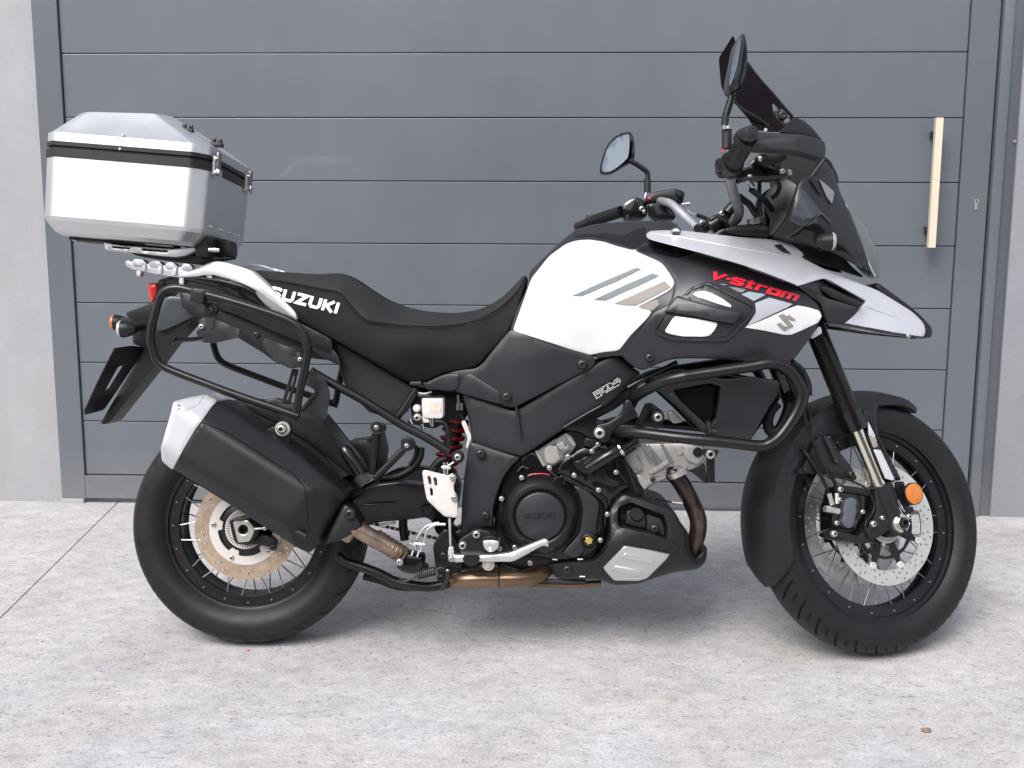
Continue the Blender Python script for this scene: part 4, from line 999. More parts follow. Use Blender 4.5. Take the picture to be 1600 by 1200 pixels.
SC_ = [(660,600,-.135),(735,573,-.155),(797,515,-.165),(930,556,-.175),(880,598,-.17),(800,637,-.165),(730,615,-.15),(790,590,-.168),(850,560,-.18),(680,612,-.135)]
panel('side_cover', c('p', '658,602 680,590 700,582 722,576 742,575 752,568 775,540 797,514 835,520 872,538 925,555 933,565 925,575 880,598 840,619 803,638 792,636 770,630 715,613 700,610 665,609'), SC_, K['plastic_grey'], root, t=.04, er=.008, rc=6, g=9, mirror=True)
panel('side_cover_facet', c('E', '945,800 1060,745 1130,735 1165,750 1150,830 1100,845 960,825'), SC_, K['plastic_grey'], root, t=.01, off=-.006, er=.007, rc=8)
panel('side_cover_facet', c('E', '1215,735 1400,850 1390,905 1430,930 1340,905 1150,850 1175,755'), SC_, K['plastic_grey'], root, t=.01, off=-.004, er=.006, rc=8)
bolt(*c('E','1424,872')[0], -.178, .0115, 'steel_dk', root); bolt(*c('K','180,252')[0], -.182, .0125, 'steel_dk', root)
ffr = field(FR)
lb = panel('identification_label', c('K', '222,408 398,306 432,362 258,468'), FR, K['gloss'], root, t=.003, off=-.0030, er=.0004, rc=1, g=6)
bm = bmesh.new(); random.seed(3)
q00, q10, q11, q01 = [np.array(v) for v in c('K', '238,412 390,322 414,358 262,452')]
for r_ in range(5):
    u = .0
    while u < .96:
        w_ = random.uniform(.03, .11); u2 = min(.98, u+w_)
        if random.random() < (.85, .9, .95, .9, .7)[r_]:
            ps = np.array([(q00*(1-a)+q10*a)*(1-b)+(q01*(1-a)+q11*a)*b for a, b in ((u, r_/5+.05), (u2, r_/5+.05), (u2, r_/5+.13), (u, r_/5+.13))])
            bm.faces.new([bm.verts.new(v) for v in cast(ps[:,0], ps[:,1], ffr(ps[:,0], ps[:,1])-.0042)])
        u = u2+.016
mk('label_print', bm, K['text'], lb)
tube('label_border', [(x, y) for x, y in c('K', '230,408 396,311 426,362 262,461')], .0006, K['text'], lb, y=-.1665, smooth=0, closed=True, n=4)
bpy.data.objects.remove([o for o in bpy.data.objects if o.name.startswith('label_border')][0])
# ------------------------------------------------------------------ engine
bm = bmesh.new()
panel('crankcase', c('p', '782,742 800,725 850,690 905,660 960,668 1000,705 1010,760 1000,860 960,880 900,890 820,895 775,880 772,800'), -.10, K['satin'], root, full=True, er=.008, rc=10, g=16)
panel('engine_cover', c('H', '20,450 60,380 140,310 210,260 260,300 330,395 400,420 480,470 600,520 690,580 700,680 690,800 660,900 600,960 420,975 330,965 100,930 10,800 0,600'), -.118, K['gloss'], root, t=.05, er=.006, rc=8)
panel('pulse_cover', c('H', '395,350 420,315 470,295 500,265 560,240 590,255 640,212 700,225 760,300 790,380 820,470 850,490 800,530 740,590 700,650 695,590 650,550 540,490 400,425 345,405 380,385'), -.132, K['gloss'], root, t=.03, er=.007, rc=10, g=9)
panel('pulse_cover_step', c('H', '470,340 520,330 560,300 600,310 640,360 690,390 700,440 740,450 790,480 760,500 690,495 640,460 600,475 560,465 580,420 520,400'), -.139, K['satin'], root, t=.006, er=.0018, rc=6, g=7)
CC = c('p', '844,806')[0]
cl = part('clutch_cover')
disc('rim', *CC, -.150, [(0,-.004),(.062,-.004),(.070,-.010),(.078,-.009),(.092,.002),(.098,.012),(.098,.04)], K['satin'], cl, n=72)
disc('cap', *CC, -.150, [(0,-.0135),(.056,-.0135),(.0585,-.0125),(.0605,-.010),(.0605,-.002)], K['plastic_grey'], cl, n=64)
lettering('embossed_name', 'SUZUKI', (819,811), (869,810), 9, field(-.1636), K['satin'], cl, w=.16, adv={'I':.36}, off=-.0009)
tube('red_marking', c('H', '185,428 215,418 260,414 300,416 325,424'), .0012, K['red'], cl, y=-.158, n=6)
panel('cover_step', c('H', '470,480 560,510 655,600 640,700 620,880 560,900 520,960 440,960 400,930 520,800 540,640 520,560'), -.135, K['plastic_grey'], root, t=.03, er=.006, rc=8, g=10)
panel('cover_edge', c('H', '400,420 480,455 650,545 705,585 700,700 670,860 655,860 680,700 680,600 600,540 470,480 380,440'), -.139, K['gloss'], root, t=.02, er=.003, rc=6)
disc('cover_boss', *c('H','385,470')[0], -.142, [(0,-.010),(.012,-.010),(.0155,-.007),(.0165,.01)], K['gloss'], root, n=24)
ocp = part('oil_cap')
disc('ring', *c('H','580,852')[0], -.142, [(0,-.006),(.014,-.006),(.017,-.010),(.020,-.009),(.0215,.0),(.0215,.02)], K['gloss'], ocp, n=40)
ox, oy = c('H','580,848')[0]; st = []
for k in range(12):
    a = math.radians(30*k+15); r_ = 7 if k % 2 else 4.6; st.append((ox+r_*math.cos(a), oy+r_*math.sin(a)))
panel('star_grip', st, -.157, K['gold'], ocp, t=.008, er=.001, rc=1)
for x, y in c('H', '600,270 640,225 445,305 325,378 485,425 755,405 642,520 700,677 655,845 145,440 15,577 200,992'):
    bolt(x, y, -.150, .0070, 'bright', root, sock=False)
bolt(*c('H','648,150')[0], -.205, .0145, 'steel', root); 
# rear and front cylinders
HD = -.115
rc_ = panel('rear_cylinder', c('H', '232,270 330,205 425,150 470,165 505,232 460,290 385,350 320,378 285,372'), HD, K['alu_dk'], root, full=True, er=.005, rc=4)
for s, mm in (('285,265 330,228 375,240 395,320 350,352 305,345', 'alu_lt'), ('370,225 410,205 430,240 395,265', 'alu_lt'), ('400,260 450,225 465,255 410,290', 'alu_dk'), ('420,150 445,160 498,230 478,240', 'alu_lt'), ('228,268 245,262 300,360 285,372', 'alu_lt'), ('335,205 355,192 368,215 345,230','alu_dk')):
    panel('fin', c('H', s), HD-.006, K[mm], rc_, t=.02, er=.0014, rc=2, g=7)
fc = panel('front_cylinder', c('H', '800,310 860,262 930,218 1200,215 1320,240 1345,290 1340,330 1290,370 1212,402 1120,432 1000,482 945,522 895,465 865,400'), HD+.01, K['alu_lt'], root, full=True, er=.006, rc=5, g=12)
for s, mm, d in (('905,222 940,212 1055,375 1030,395', 'alu_dk', .006), ('1040,225 1060,220 1130,340 1110,352', 'alu_dk', .006), ('965,400 1090,325 1105,345 1000,412 975,420', 'alu_lt', .012), ('1200,235 1300,240 1335,300 1280,355 1220,330 1190,280', 'alu_lt', .010),
                 ('860,392 915,365 930,385 880,415', 'alu_dk', .010), ('955,470 1000,430 1020,450 970,490', 'alu_lt', .014), ('890,420 925,430 975,480 940,522 910,480', 'alu_lt', .012), ('1120,380 1160,358 1215,385 1170,420 1130,425', 'alu_dk', .008),
                 ('870,400 895,440 880,450 855,405', 'steel_dk', .004), ('1060,400 1110,385 1125,410 1075,430', 'alu_dk', .004), ('1000,420 1040,415 1045,430 1005,440', 'alu_dk', .004), ('1130,230 1190,232 1195,275 1160,300', 'alu_lt', .006)):
    panel('casting', c('H', s), HD+.01-d, K[mm], fc, t=.02, er=.0014, rc=2.5, g=7)
for k in range(4):
    x0, y0 = 820+k*40, 300-k*24
    panel('fin', c('H', f'{x0+20},{y0} {x0+26},{y0-4} {x0+150},{y0+155} {x0+144},{y0+160}') if k == 3 else c('H', f'{x0+70},{y0} {x0+75},{y0-3} {x0+120},{y0+70} {x0+115},{y0+74}'), HD+.006, K['alu_dk'], fc, t=.01, er=.0008, rc=.5)
disc('plug', *c('H','1285,275')[0], HD-.004, [(0,-.002),(.012,-.002),(.0125,.002),(.0125,.01)], K['satin'], fc); bolt(*c('H','993,452')[0], HD-.006, .007, 'steel_dk', fc); bolt(*c('H','1365,288')[0], -.20, .0125, 'steel', root)
panel('side_bracket', c('H', '1310,255 1425,262 1400,310 1355,315 1320,300'), -.195, K['plastic'], root, t=.006, er=.001)
tube('bar_post', c('H', '1366,300 1368,470'), .0105, K['tube'], root, y=-.17, smooth=0, n=16)
panel('horn_bracket', c('H', '1190,400 1330,350 1345,480 1325,470 1240,400'), -.10, K['plastic'], root, t=.02, er=.003)
tube('water_pipe', c('H', '575,385,-.16 650,335,-.165 720,290,-.165 790,245,-.15 870,190,-.12'), .0175, K['gloss'], root, n=18)
tube('hose_clip', c('H', '772,262 788,250'), .0192, K['chrome'], root, y=-.155, smooth=0, n=24)
tube('hose', c('H', '740,300 800,330 840,400 870,480 890,540'), .005, K['cable'], root, y=-.13); tube('hose', c('H', '760,340 770,400 820,470'), .0035, K['cable'], root, y=-.14)
tube('starter_wire', c('H', '120,400 150,370 190,385'), .003, K['steel_dk'], root, y=-.125)
panel('engine_bracket', c('H', '540,230 560,180 640,200 650,240 600,250'), -.13, K['satin'], root, t=.02, er=.003)
panel('lower_case', c('G', '600,480 760,400 1000,430 1100,560 1120,680 1360,680 1380,740 1250,760 900,760 640,760 540,700 520,600'), -.06, K['satin'], root, full=True, er=.006, rc=8, g=16)
panel('chain_slider', c('G', '60,395 180,375 195,390 170,400 150,398 70,425'), -.05, K['steel'], root, t=.01, er=.001, rc=1)
chn = []
for i in range(26):
    t_ = i/25; x = 560+(650-560)*t_; y = 822+ (832-822)*t_
    chn.append((x, y+24*math.sin(t_*0)))
# ------------------------------------------------------------------ foot controls
hp = panel('heel_guard', c('F', '698,690 705,676 722,671 905,716 925,698 950,700 966,722 960,760 943,790 950,845 965,860 980,885 975,930 976,1030 962,1046 872,1036 735,906 712,790'), -.185, K['plate'], root, t=.004, er=.0015, rc=4, g=10,
      holes=[c('F','742,725 752,717 765,730 772,778 762,787 750,778'), c('F','787,735 800,728 812,740 818,788 806,797 796,786'), c('F','757,818 768,810 780,822 784,866 774,877 764,866')], bulge=(.003,.04))
bolt(*c('F','940,730')[0], -.189, .009, 'bright', root, sock=False); bolt(*c('F','950,890')[0], -.189, .009, 'bright', root, sock=False)
tube('fitting', c('F', '880,610 882,700'), .0085, K['chrome'], root, y=-.17, smooth=0, n=8); tube('fitting', c('F', '850,650 920,655'), .005, K['chrome'], root, y=-.178, smooth=0, n=8)
lathe('collar', [(0,-.006),(.013,-.006),(.016,-.002),(.016,.012)], at(*c('F','975,570')[0], -.19), K['plastic'], root, n=24); bolt(*c('F','975,570')[0], -.197, .009, 'steel', root)
tube('split_pin', c('F', '900,640 955,605'), .0025, K['chrome'], root, y=-.185, smooth=0)
tube('push_rod', c('G', '612,345 620,560'), .0038, K['alu'], root, y=-.175, smooth=0)
panel('clevis', c('G', '605,570 645,572 650,630 640,680 600,678 598,620'), -.185, K['alu'], root, t=.02, er=.002, rc=3)
panel('brake_pedal', c('G', '600,642 640,636 700,636 860,640 895,635 1000,628 1080,620 1130,600 1240,555 1330,520 1360,510 1384,522 1388,548 1386,580 1372,570 1340,562 1250,612 1150,668 1100,690 1000,688 940,690 860,688 700,692 620,690 600,672'), -.215, K['alu'], root, t=.018, er=.004, rc=6, g=8)
panel('peg_mount', c('G', '672,545 690,515 800,440 840,436 930,450 945,475 880,530 900,620 862,640 700,630'), -.195, K['tube'], root, t=.03, er=.003, rc=5)
panel('peg_mount', c('G', '712,640 850,640 845,690 820,715 780,725 740,715 718,690'), -.225, K['tube'], root, t=.01, er=.002, rc=6)
bolt(*c('G','822,475')[0], -.198, .0105, 'bright', root); bolt(*c('G','715,560')[0], -.198, .0105, 'bright', root); bolt(*c('G','625,665')[0], -.218, .008, 'bright', root, sock=False)
panel('footpeg', c('G', '868,535 885,520 935,512 990,522 1002,540 995,580 960,610 930,615 900,605 880,580'), -.235, K['alu'], root, t=.06, er=.004, rc=6)
panel('footpeg_rubber', c('G', '880,500 935,480 985,500 995,522 935,514 880,522'), -.24, K['cable'], root, t=.07, er=.003, rc=5)
panel('footpeg_pin', c('G', '918,575 942,575 945,612 916,612'), -.237, K['plate'], root, t=.02, er=.001, rc=1)
panel('footpeg', c('p', '700,742 735,740 736,750 702,752'), .25, K['plastic'], root, t=.02, er=.002) if 0 else None
disc('peg_washer', *c('G','915,710')[0], -.20, [(0,-.006),(.008,-.006),(.009,-.003),(.015,-.003),(.016,0),(.016,.01)], K['steel'], root)
bolt(*c('G','1005,588')[0], -.17, .006, 'steel', root); bolt(*c('G','1120,575')[0], -.16, .006, 'steel', root)
# master cylinder, lines, spring, centre stand
panel('master_cylinder', c('G', '195,660 230,640 290,625 350,640 400,650 410,700 390,760 350,790 250,775 200,740'), -.205, K['gloss'], root, t=.06, er=.008, rc=10)
bolt(*c('G','222,690')[0], -.215, .0095, 'bright', root, sock=False)
panel('stand_bracket', c('G', '480,560 560,440 600,430 640,480 690,560 700,640 700,760 680,850 620,860 540,850 500,720'), -.12, K['satin'], root, t=.12, er=.005, rc=6)
for p_ in ('565,640', '680,710', '545,815'):
    bolt(*c('G',p_)[0], -.125, .0105, 'steel_dk', root)
bolt(*c('G','598,763')[0], -.135, .006, 'bright', root, sock=False)
tube('braided_line', c('G', '345,560 365,490 420,420 480,395 530,385'), .0036, K['steel'], root, y=-.21); tube('braided_line', c('G', '405,560 420,500 440,440 500,400 580,397'), .0036, K['steel'], root, y=-.215)
for s in ('345,520 355,600', '395,540 385,610', '300,540 340,560', '330,560 345,545 420,555', '315,640 330,600', '360,650 375,600'):
    tube('clip', c('G', s), .0022, K['chrome'], root, y=-.22, smooth=0, n=6)
sp = []
a3, b3 = np.array(P3(*c('G','360,792')[0], -.20)), np.array(P3(*c('G','500,758')[0], -.20)); axv = b3-a3; Ls = np.linalg.norm(axv); axv /= Ls; s1 = np.cross(axv, [0,1,0]); s1 /= np.linalg.norm(s1); s2 = np.cross(axv, s1)
for i in range(181):
    t_ = i/180; th = t_*2*math.pi*9; sp.append(a3+axv*Ls*t_+.0105*(math.cos(th)*s1+math.sin(th)*s2))
bm = bmesh.new(); sweep(bm, sp, .0019, 6); mk('stand_spring', bm, K['steel_dk'], root, 60)
tube('spring_hook', c('G', '220,820 260,840 320,820 360,795'), .0025, K['steel_dk'], root, y=-.2); tube('spring_hook', c('G', '500,758 540,735 570,745'), .0025, K['steel_dk'], root, y=-.2)
tube('centre_stand', c('G', '-270,640 -200,690 -60,735 60,780 180,840 300,868 440,885 560,870 640,840'), .0125, K['tube'], root, y=-.12, n=14)
tube('centre_stand', c('G', '-60,800 60,830 200,880 380,890'), .0105, K['tube'], root, y=.05, n=14)
tube('stand_tang', c('G', '600,765 590,830 560,880 548,905'), .0065, K['steel_dk'], root, y=-.15)
# ------------------------------------------------------------------ bash plate
BP = [(850,885,-.11),(900,910,-.12),(960,860,-.185),(950,790,-.16),(1040,820,-.16),(1090,870,-.10),(1100,880,-.06),(1000,905,-.15),(960,905,-.14)]
bp_ = part('engine_guard')
panel('shell', c('H', '300,995 350,988 600,975 640,955 700,870 715,800 708,660 740,600 800,540 850,555 1120,640 1160,700 1180,755 1225,790 1225,900 1270,975 1330,905 1345,920 1342,960 1325,1000 1280,1035 1130,1052 1000,1090 900,1128 740,1136 660,1100 380,1095 345,1062'), BP, K['plastic'], bp_, full=True, er=.012, rc=8, g=10,
      holes=[c('H', '775,640 850,606 1060,690 1082,760 1078,835 1000,805 800,762 772,742')])
panel('recess', c('H', '765,630 850,598 1070,682 1090,760 1085,845 1000,812 800,772 762,748'), -.125, K['gloss'], bp_, t=.01, er=.002)
panel('recess_block', c('H', '820,660 870,640 945,665 945,770 820,740'), -.14, K['plastic_grey'], bp_, t=.02, er=.004); disc('recess_cap', *c('H','890,675')[0], -.142, [(0,-.006),(.015,-.006),(.018,-.003),(.018,.01)], K['plastic'], bp_)
panel('recess_block', c('H', '952,670 1050,705 1070,760 1068,820 955,780'), -.135, K['plastic_grey'], bp_, t=.02, er=.004)
bolt(*c('H','1005,770')[0], -.142, .012, 'steel_dk', bp_); bolt(*c('H','440,1033')[0], -.128, .0115, 'steel_dk', bp_)
ins = panel('silver_insert', c('H', '808,880 960,905 1105,935 1085,965 955,1092 900,1108 742,1106 700,1060 670,1022'), BP, K['alu'], bp_, t=.01, off=-.010, er=.004, rc=3, g=9)
panel('insert_rib', c('H', '812,930 1010,968 1000,1005 790,965'), BP, K['alu'], ins, t=.006, off=-.0140, er=.0022, rc=2, g=7)
panel('insert_rib', c('H', '745,1015 925,1045 910,1082 720,1045'), BP, K['alu'], ins, t=.006, off=-.0140, er=.0022, rc=2, g=7)
tube('guard_mouth', c('H', '1225,900 1250,960 1275,985 1315,950 1335,905 1310,868'), .004, K['plastic'], bp_, y=-.075, n=8)
panel('guard_crease', c('H', '745,775 800,760 1000,808 1110,845 1180,895 1110,925 960,895 810,868 700,990 655,1050 640,1010 690,900 720,840'), BP, K['plastic'], bp_, t=.008, off=-.004, er=.004, rc=4, g=9)
for s in ('345,968 375,972', '505,968 540,968', '520,1080 555,1080'):
    tube('clip', c('H', s), .0018, K['plate'], bp_, y=-.135, smooth=0, n=6)
# ------------------------------------------------------------------ radiator side, crash bar
panel('radiator', c('K', '560,330 700,290 1290,340 1310,440 1130,690 890,650'), -.02, K['gloss'], root, full=True, er=.004)
RS = [(1014,600,-.12),(1100,600,-.15),(1200,590,-.16),(1220,620,-.16),(1170,685,-.14),(1110,670,-.14)]
panel('radiator_shroud', c('K', '560,330 640,300 780,275 800,300 1000,335 1150,320 1310,352 1290,430 1240,500 1135,688 1000,680 880,650 760,530 640,420 570,370'), RS, K['plastic_grey'], root, t=.02, er=.005, rc=6, g=10, mirror=True,
      holes=[c('K', '700,400 900,360 965,380 940,560 890,620 790,530')])
panel('shroud_window', c('K', '690,392 900,350 975,372 950,570 890,632 780,540'), -.10, K['gloss'], root, t=.01, er=.002)
panel('shroud_rib', c('K', '650,415 700,420 890,600 890,625 870,625'), -.158, K['plastic_grey'], root, t=.02, er=.003, rc=2)
panel('shroud_tab', c('K', '885,575 905,572 915,620 955,628 955,642 895,640'), -.165, K['plastic_grey'], root, t=.015, er=.002, rc=1)
for s in ('1280,290 1300,290 1350,400 1330,420', '1310,310 1330,310 1362,395 1350,410', '1190,290 1205,295 1210,318 1195,315'):
    panel('hose_clamp', c('K', s), -.15, K['steel_dk'], root, t=.02, er=.002, rc=2)
tube('radiator_hose', c('K', '1290,470 1250,520 1235,580 1250,630 1300,620 1340,540 1360,470'), .014, K['cable'], root, y=-.06)
tube('radiator_hose', c('K', '1370,240 1420,280 1460,350 1470,430'), .0085, K['cable'], root, y=-.12); tube('radiator_hose', c('K', '1380,235 1440,290 1465,380 1450,480'), .005, K['cable'], root, y=-.18)
tube('crash_bar', [(v[0], v[1], v[2]) for v in c('K', '455,485,-.13 480,440,-.165 540,400,-.20 640,352,-.235 740,325,-.25 820,312,-.25 1000,285,-.25 1150,262,-.25 1240,248,-.25 1320,262,-.245 1385,320,-.24 1425,400,-.24 1420,470,-.24 1380,550,-.24 1310,650,-.245 1250,700,-.25 1180,715,-.25 1000,695,-.25 870,682,-.25 700,665,-.24 500,640,-.21 410,635,-.18 340,640,-.14')], .0138, K['tube'], root, n=18, mirror=True)
panel('bar_bracket', c('K', '425,455 455,452 478,505 502,548 440,580 365,612 345,650 330,690 300,702 255,668 243,630 262,598 330,583 395,540 415,500'), -.178, K['satin'], root, t=.02, er=.003, rc=5)
lathe('bar_joint', [(.014,-.004),(.0149,-.003),(.0149,.003),(.014,.004)], M4(np.eye(3), P3(*c('K','870,682')[0], -.25)) @ M4(_rz(math.radians(90))), K['tube'], root, n=20)
panel('engine_mount', c('K', '485,600 540,475 575,470 640,520 640,610 600,620 540,600 530,615 495,612'), -.12, K['satin'], root, t=.02, er=.003, rc=3)
bolt(*c('K','610,550')[0], -.145, .0125, 'steel', root); disc('boss', *c('K','610,550')[0], -.142, [(.010,-.001),(.0165,-.001),(.018,.02)], K['plastic'], root)
panel('engine_mount', c('K', '670,520 700,515 740,560 755,580 700,590 670,560'), -.08, K['alu_lt'], root, t=.02, er=.003, rc=3)
for s in ('440,385 540,330 620,290 720,240', '590,330 700,285 770,285'):
    tube('frame_rail', c('K', s), .006, K['satin'], root, y=-.15)
panel('mount_web', c('K', '545,480 575,475 530,610 500,605'), -.15, K['tube'], root, t=.01, er=.002, rc=1)
# ------------------------------------------------------------------ tank and side cowls
TF = [(797,515,-.155),(828,440,-.10),(880,372,-.06),(905,352,-.03),(960,347,-.03),(1048,344,-.04),(1068,352,-.05),(1150,372,-.08),
      (840,500,-.175),(870,430,-.155),(905,395,-.12),(960,390,-.12),(1000,398,-.135),(930,450,-.19),(1000,460,-.205),(925,550,-.165),(880,535,-.18),(960,540,-.185),(1030,430,-.185),
      (1050,375,-.10),(1060,440,-.20),(1100,410,-.175),(1020,560,-.20),(1100,560,-.225),(1200,570,-.19),(1150,500,-.24),(1230,470,-.20),(1280,490,-.165),(1260,540,-.165),(1180,420,-.18),(1240,450,-.18)]
ft = field(TF)
panel('fuel_tank', c('p', '796,518 806,485 826,445 827,425 860,392 885,370 900,358 930,350 962,347 1010,345 1048,345 1058,352 1068,362 1100,372 1100,470 1060,520 1000,560 960,556 935,560 926,554 872,538 836,520'), TF, K['anthr'], root, full=True, er=.004, rc=6, g=10)
panel('tank_white_panel', c('I', '8,975 60,830 150,575 290,400 420,305 500,278 600,270 720,288 830,325 950,355 965,345 1170,450 1225,520 1272,600 1262,640 1228,675 1100,745 980,802 1100,828 1060,890 930,1020 838,1140 700,1155 600,1178 300,1080 20,990'), TF, K['white'], root, t=.006, off=-.005, er=.004, rc=6, g=9)
for s, m_ in (('470,710 640,630 970,490 1010,502 800,605 545,712', 'silver_dk'), ('640,740 850,640 1095,535 1152,552 950,650 730,746', 'silver_dk'), ('800,770 1000,680 1190,595 1240,642 1100,720 960,787 890,782', 'logo')):
    panel('tank_stripe', c('I', s), TF, K[m_], root, t=.0012, off=-.0075, er=.0004, rc=.5, g=6)
panel('tank_decal', c('I', '980,800 1060,765 1135,735 1150,780 1100,826'), TF, K['logo'], root, t=.001, off=-.003, er=.0005, rc=1)
panel('tank_top_trim', c('I', '470,235 560,225 760,215 870,240 960,190 1055,165 1040,230 1055,280 960,345 830,300 720,265 600,248 500,258'), TF, K['gloss'], root, t=.006, off=-.002, er=.002, rc=8, g=8, mirror=True)
panel('side_cowl', c('J', '-20,245 100,265 280,300 450,275 600,320 800,385 1000,455 1230,550 1330,620 1400,690 1425,760 1415,790 1330,940 1240,1060 1170,1145 1000,1140 700,1110 500,1100 330,1100 230,1110 120,1150 20,1200 -60,1160 -155,1075 -70,980 100,740 240,670 275,500 215,400 170,350 -40,260'),
      TF, K['anthr'], root, t=.012, off=-.011, er=.006, rc=8, g=9, mirror=True)
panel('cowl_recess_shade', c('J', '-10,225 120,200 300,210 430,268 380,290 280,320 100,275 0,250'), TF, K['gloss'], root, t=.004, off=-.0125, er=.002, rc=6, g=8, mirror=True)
panel('scoop_lip', c('J', '345,600 390,550 530,497 665,560 885,672 908,705 900,745 800,850 700,952 640,968 430,968 230,957 108,902 118,868 190,745 210,740 125,870 140,890 250,935 440,948 640,945 690,930 880,735 885,710 865,690 650,580 530,520 400,565 365,605'), TF, K['anthr'], root, t=.01, off=-.0175, er=.0012, rc=5, g=5, mirror=True)
panel('scoop_floor', c('J', '330,610 395,560 530,512 655,575 875,685 890,710 880,745 690,935 640,950 430,952 240,940 125,890 200,745'), TF, K['plastic_grey'], root, t=.004, off=-.0138, er=.002, rc=4, g=8)
panel('scoop_insert', c('J', '408,602 430,582 492,570 545,582 640,630 716,685 712,706 560,660 470,628'), TF, K['white'], root, t=.004, off=-.017, er=.002, rc=4, g=9)
panel('scoop_insert', c('J', '268,768 440,790 612,822 585,880 542,925 500,932 340,930 240,912 188,892'), TF, K['white'], root, t=.004, off=-.017, er=.002, rc=5, g=9)
panel('scoop_fin', c('J', '290,608 420,650 640,712 805,742 780,780 732,832 640,816 440,770 250,742 190,738'), TF, K['anthr'], root, t=.016, off=-.030, er=.005, rc=3, g=9)
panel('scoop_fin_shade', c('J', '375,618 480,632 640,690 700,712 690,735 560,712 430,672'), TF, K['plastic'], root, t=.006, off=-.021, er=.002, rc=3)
for s, m_ in (('690,540 760,548 828,562 798,586 765,580', 'silver_dk'), ('790,600 850,578 985,600 890,652 868,640', 'silver_md'), ('620,515 680,522 670,530 640,528', 'silver_dk')):
    panel('cowl_decal', c('J', s), TF, K[m_], root, t=.0008, off=-.0138, er=.0004, rc=.5, g=6)
panel('cowl_decal', c('J', '900,668 1010,625 1195,675 1150,702 960,790 832,850 875,790 905,740'), TF, K['silver_lt'], root, t=.0008, off=-.0138, er=.0004, rc=.5, g=6)
panel('cowl_white_panel', c('J', '815,858 960,800 1150,715 1230,685 1320,702 1400,726 1422,770 1392,820 1290,870 1180,916 1130,916 980,885'), TF, K['white'], root, t=.003, off=-.0142, er=.001, rc=3, g=8)
for s in ('1080,768 1118,752 1150,772 1165,760 1218,800 1190,806 1160,790 1140,796', '1118,768 1150,790 1200,848 1126,886 1108,862 1160,845 1130,818 1100,782', '1068,832 1098,822 1140,858 1124,884'):
    panel('emblem', c('J', s), TF, K['logo'], root, t=.001, off=-.0162-.0003*len(s)/60, er=.0004, rc=.5, g=6)
lettering('model_lettering', 'V-Strom', (1110,434), (1243,470.5), 11.5, ft, K['red'], root, w=.30, adv={'V':.9,'-':.35,'S':1.0,'t':.7,'r':.75,'o':.95,'m':1.2}, shear=.22, off=-.0145)
for x, y in c('J', '75,1095')+c('I','1088,1182')[:0]:
    bolt(x, y, ft(np.array([x]), np.array([y]))[0]-.013, .0115, 'steel_dk', root)
# silver strip running from the tank to the beak
BK = [(1012,368,-.10),(1100,365,-.11),(1100,390,-.205),(1180,400,-.205),(1240,440,-.225),(1180,375,-.12),(1240,380,-.10),(1280,430,-.17),(1300,420,-.12),(1340,460,-.12),(1340,505,-.125),(1400,510,-.08),(1446,527,-.03),(1380,452,-.06),(1452,515,-.015),(1020,376,-.15)]
panel('beak', c('J', '48,135 60,115 90,102 200,98 330,100 500,120 700,145 850,158 1000,168 1130,182 1210,225 1290,290')+c('O', '380,330 500,390 600,440 800,520 1020,605 1160,690 1310,785 1380,850 1420,905 1415,1000 1080,950 735,900 780,850 880,750 920,700 905,688 750,600 600,512 560,508 460,540 362,570 345,570')+c('J', '1230,530 1000,440 800,368 600,310 430,262 250,215 60,166'),
      BK, K['silver'], root, t=.012, off=-.008, er=.005, rc=8, g=9, mirror=True, holes=[c('J', '1045,217 1102,205 1188,290 1115,272')])
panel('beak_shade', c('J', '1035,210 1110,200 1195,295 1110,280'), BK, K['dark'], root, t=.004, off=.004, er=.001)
panel('beak_upper', c('J', '50,128 95,102 330,100 560,128 780,152 900,200 1040,262 1130,300 900,262 600,205 300,150 100,128'), BK, K['silver'], root, t=.004, off=-.011, er=.003, rc=8, g=9, mirror=True)
tube('beak_rubber', c('J', '55,175 250,226 430,275 600,322 800,380 1000,452 1225,542'), .003, K['satin'], root, y=-.212, n=8) if 0 else None
disc('tank_badge', *c('J','280,120')[0], -.135, [(0,-.006),(.010,-.005),(.013,0),(.013,.01)], K['chrome'], root)
panel('beak_tip', c('O', '1000,535 1050,560 1300,745 1400,835 1478,925 1470,1003 1412,1000 1422,900 1380,845 1310,780 1160,685 1020,602'), [(1370,442,-.05),(1455,515,-.012),(1446,527,-.03),(1400,490,-.045)], K['plastic'], root, full=True, er=.004, rc=6)
panel('beak_skirt', c('O', '735,898 765,878 1000,925 1255,975 1420,1000 1412,1010 1080,962'), BK, K['plastic_grey'], root, t=.015, off=-.0095, er=.002, rc=2, mirror=True)
for p_ in ('785,897','1275,987'): bolt(*c('O',p_)[0], (-.135 if p_[0]=='7' else -.075), .006, 'bright', root, sock=False)
panel('beak_ridge', c('O', '900,740 1000,775 1210,848 1200,840 1150,780 950,690 930,700'), BK, K['silver'], root, t=.004, off=-.0105, er=.003, rc=4, mirror=True)
panel('beak_inner', c('O', '350,578 420,550 560,505 910,690 925,705 880,752 730,898 590,872 558,820 550,720 450,650'), [(1250,450,-.20),(1290,440,-.15),(1350,475,-.115),(1320,505,-.12),(1290,500,-.15)], K['gloss'], root, t=.05, off=.012, er=.004, rc=4, mirror=True)
panel('beak_inner_blade', c('O', '460,545 620,580 780,660 905,715 870,750 780,720 640,670 560,610'), -.150, K['plastic'], root, t=.01, er=.003, rc=6)
panel('beak_inner_lower', c('O', '385,590 440,575 520,620 600,670 860,745 730,895 600,872 570,800 540,710 450,650'), -.155, K['plastic_grey'], root, t=.01, er=.004, rc=5)
panel('beak_root', c('O', '480,1010 560,960 545,905 520,915 450,1000'), -.15, K['silver'], root, t=.01, er=.002, rc=3)
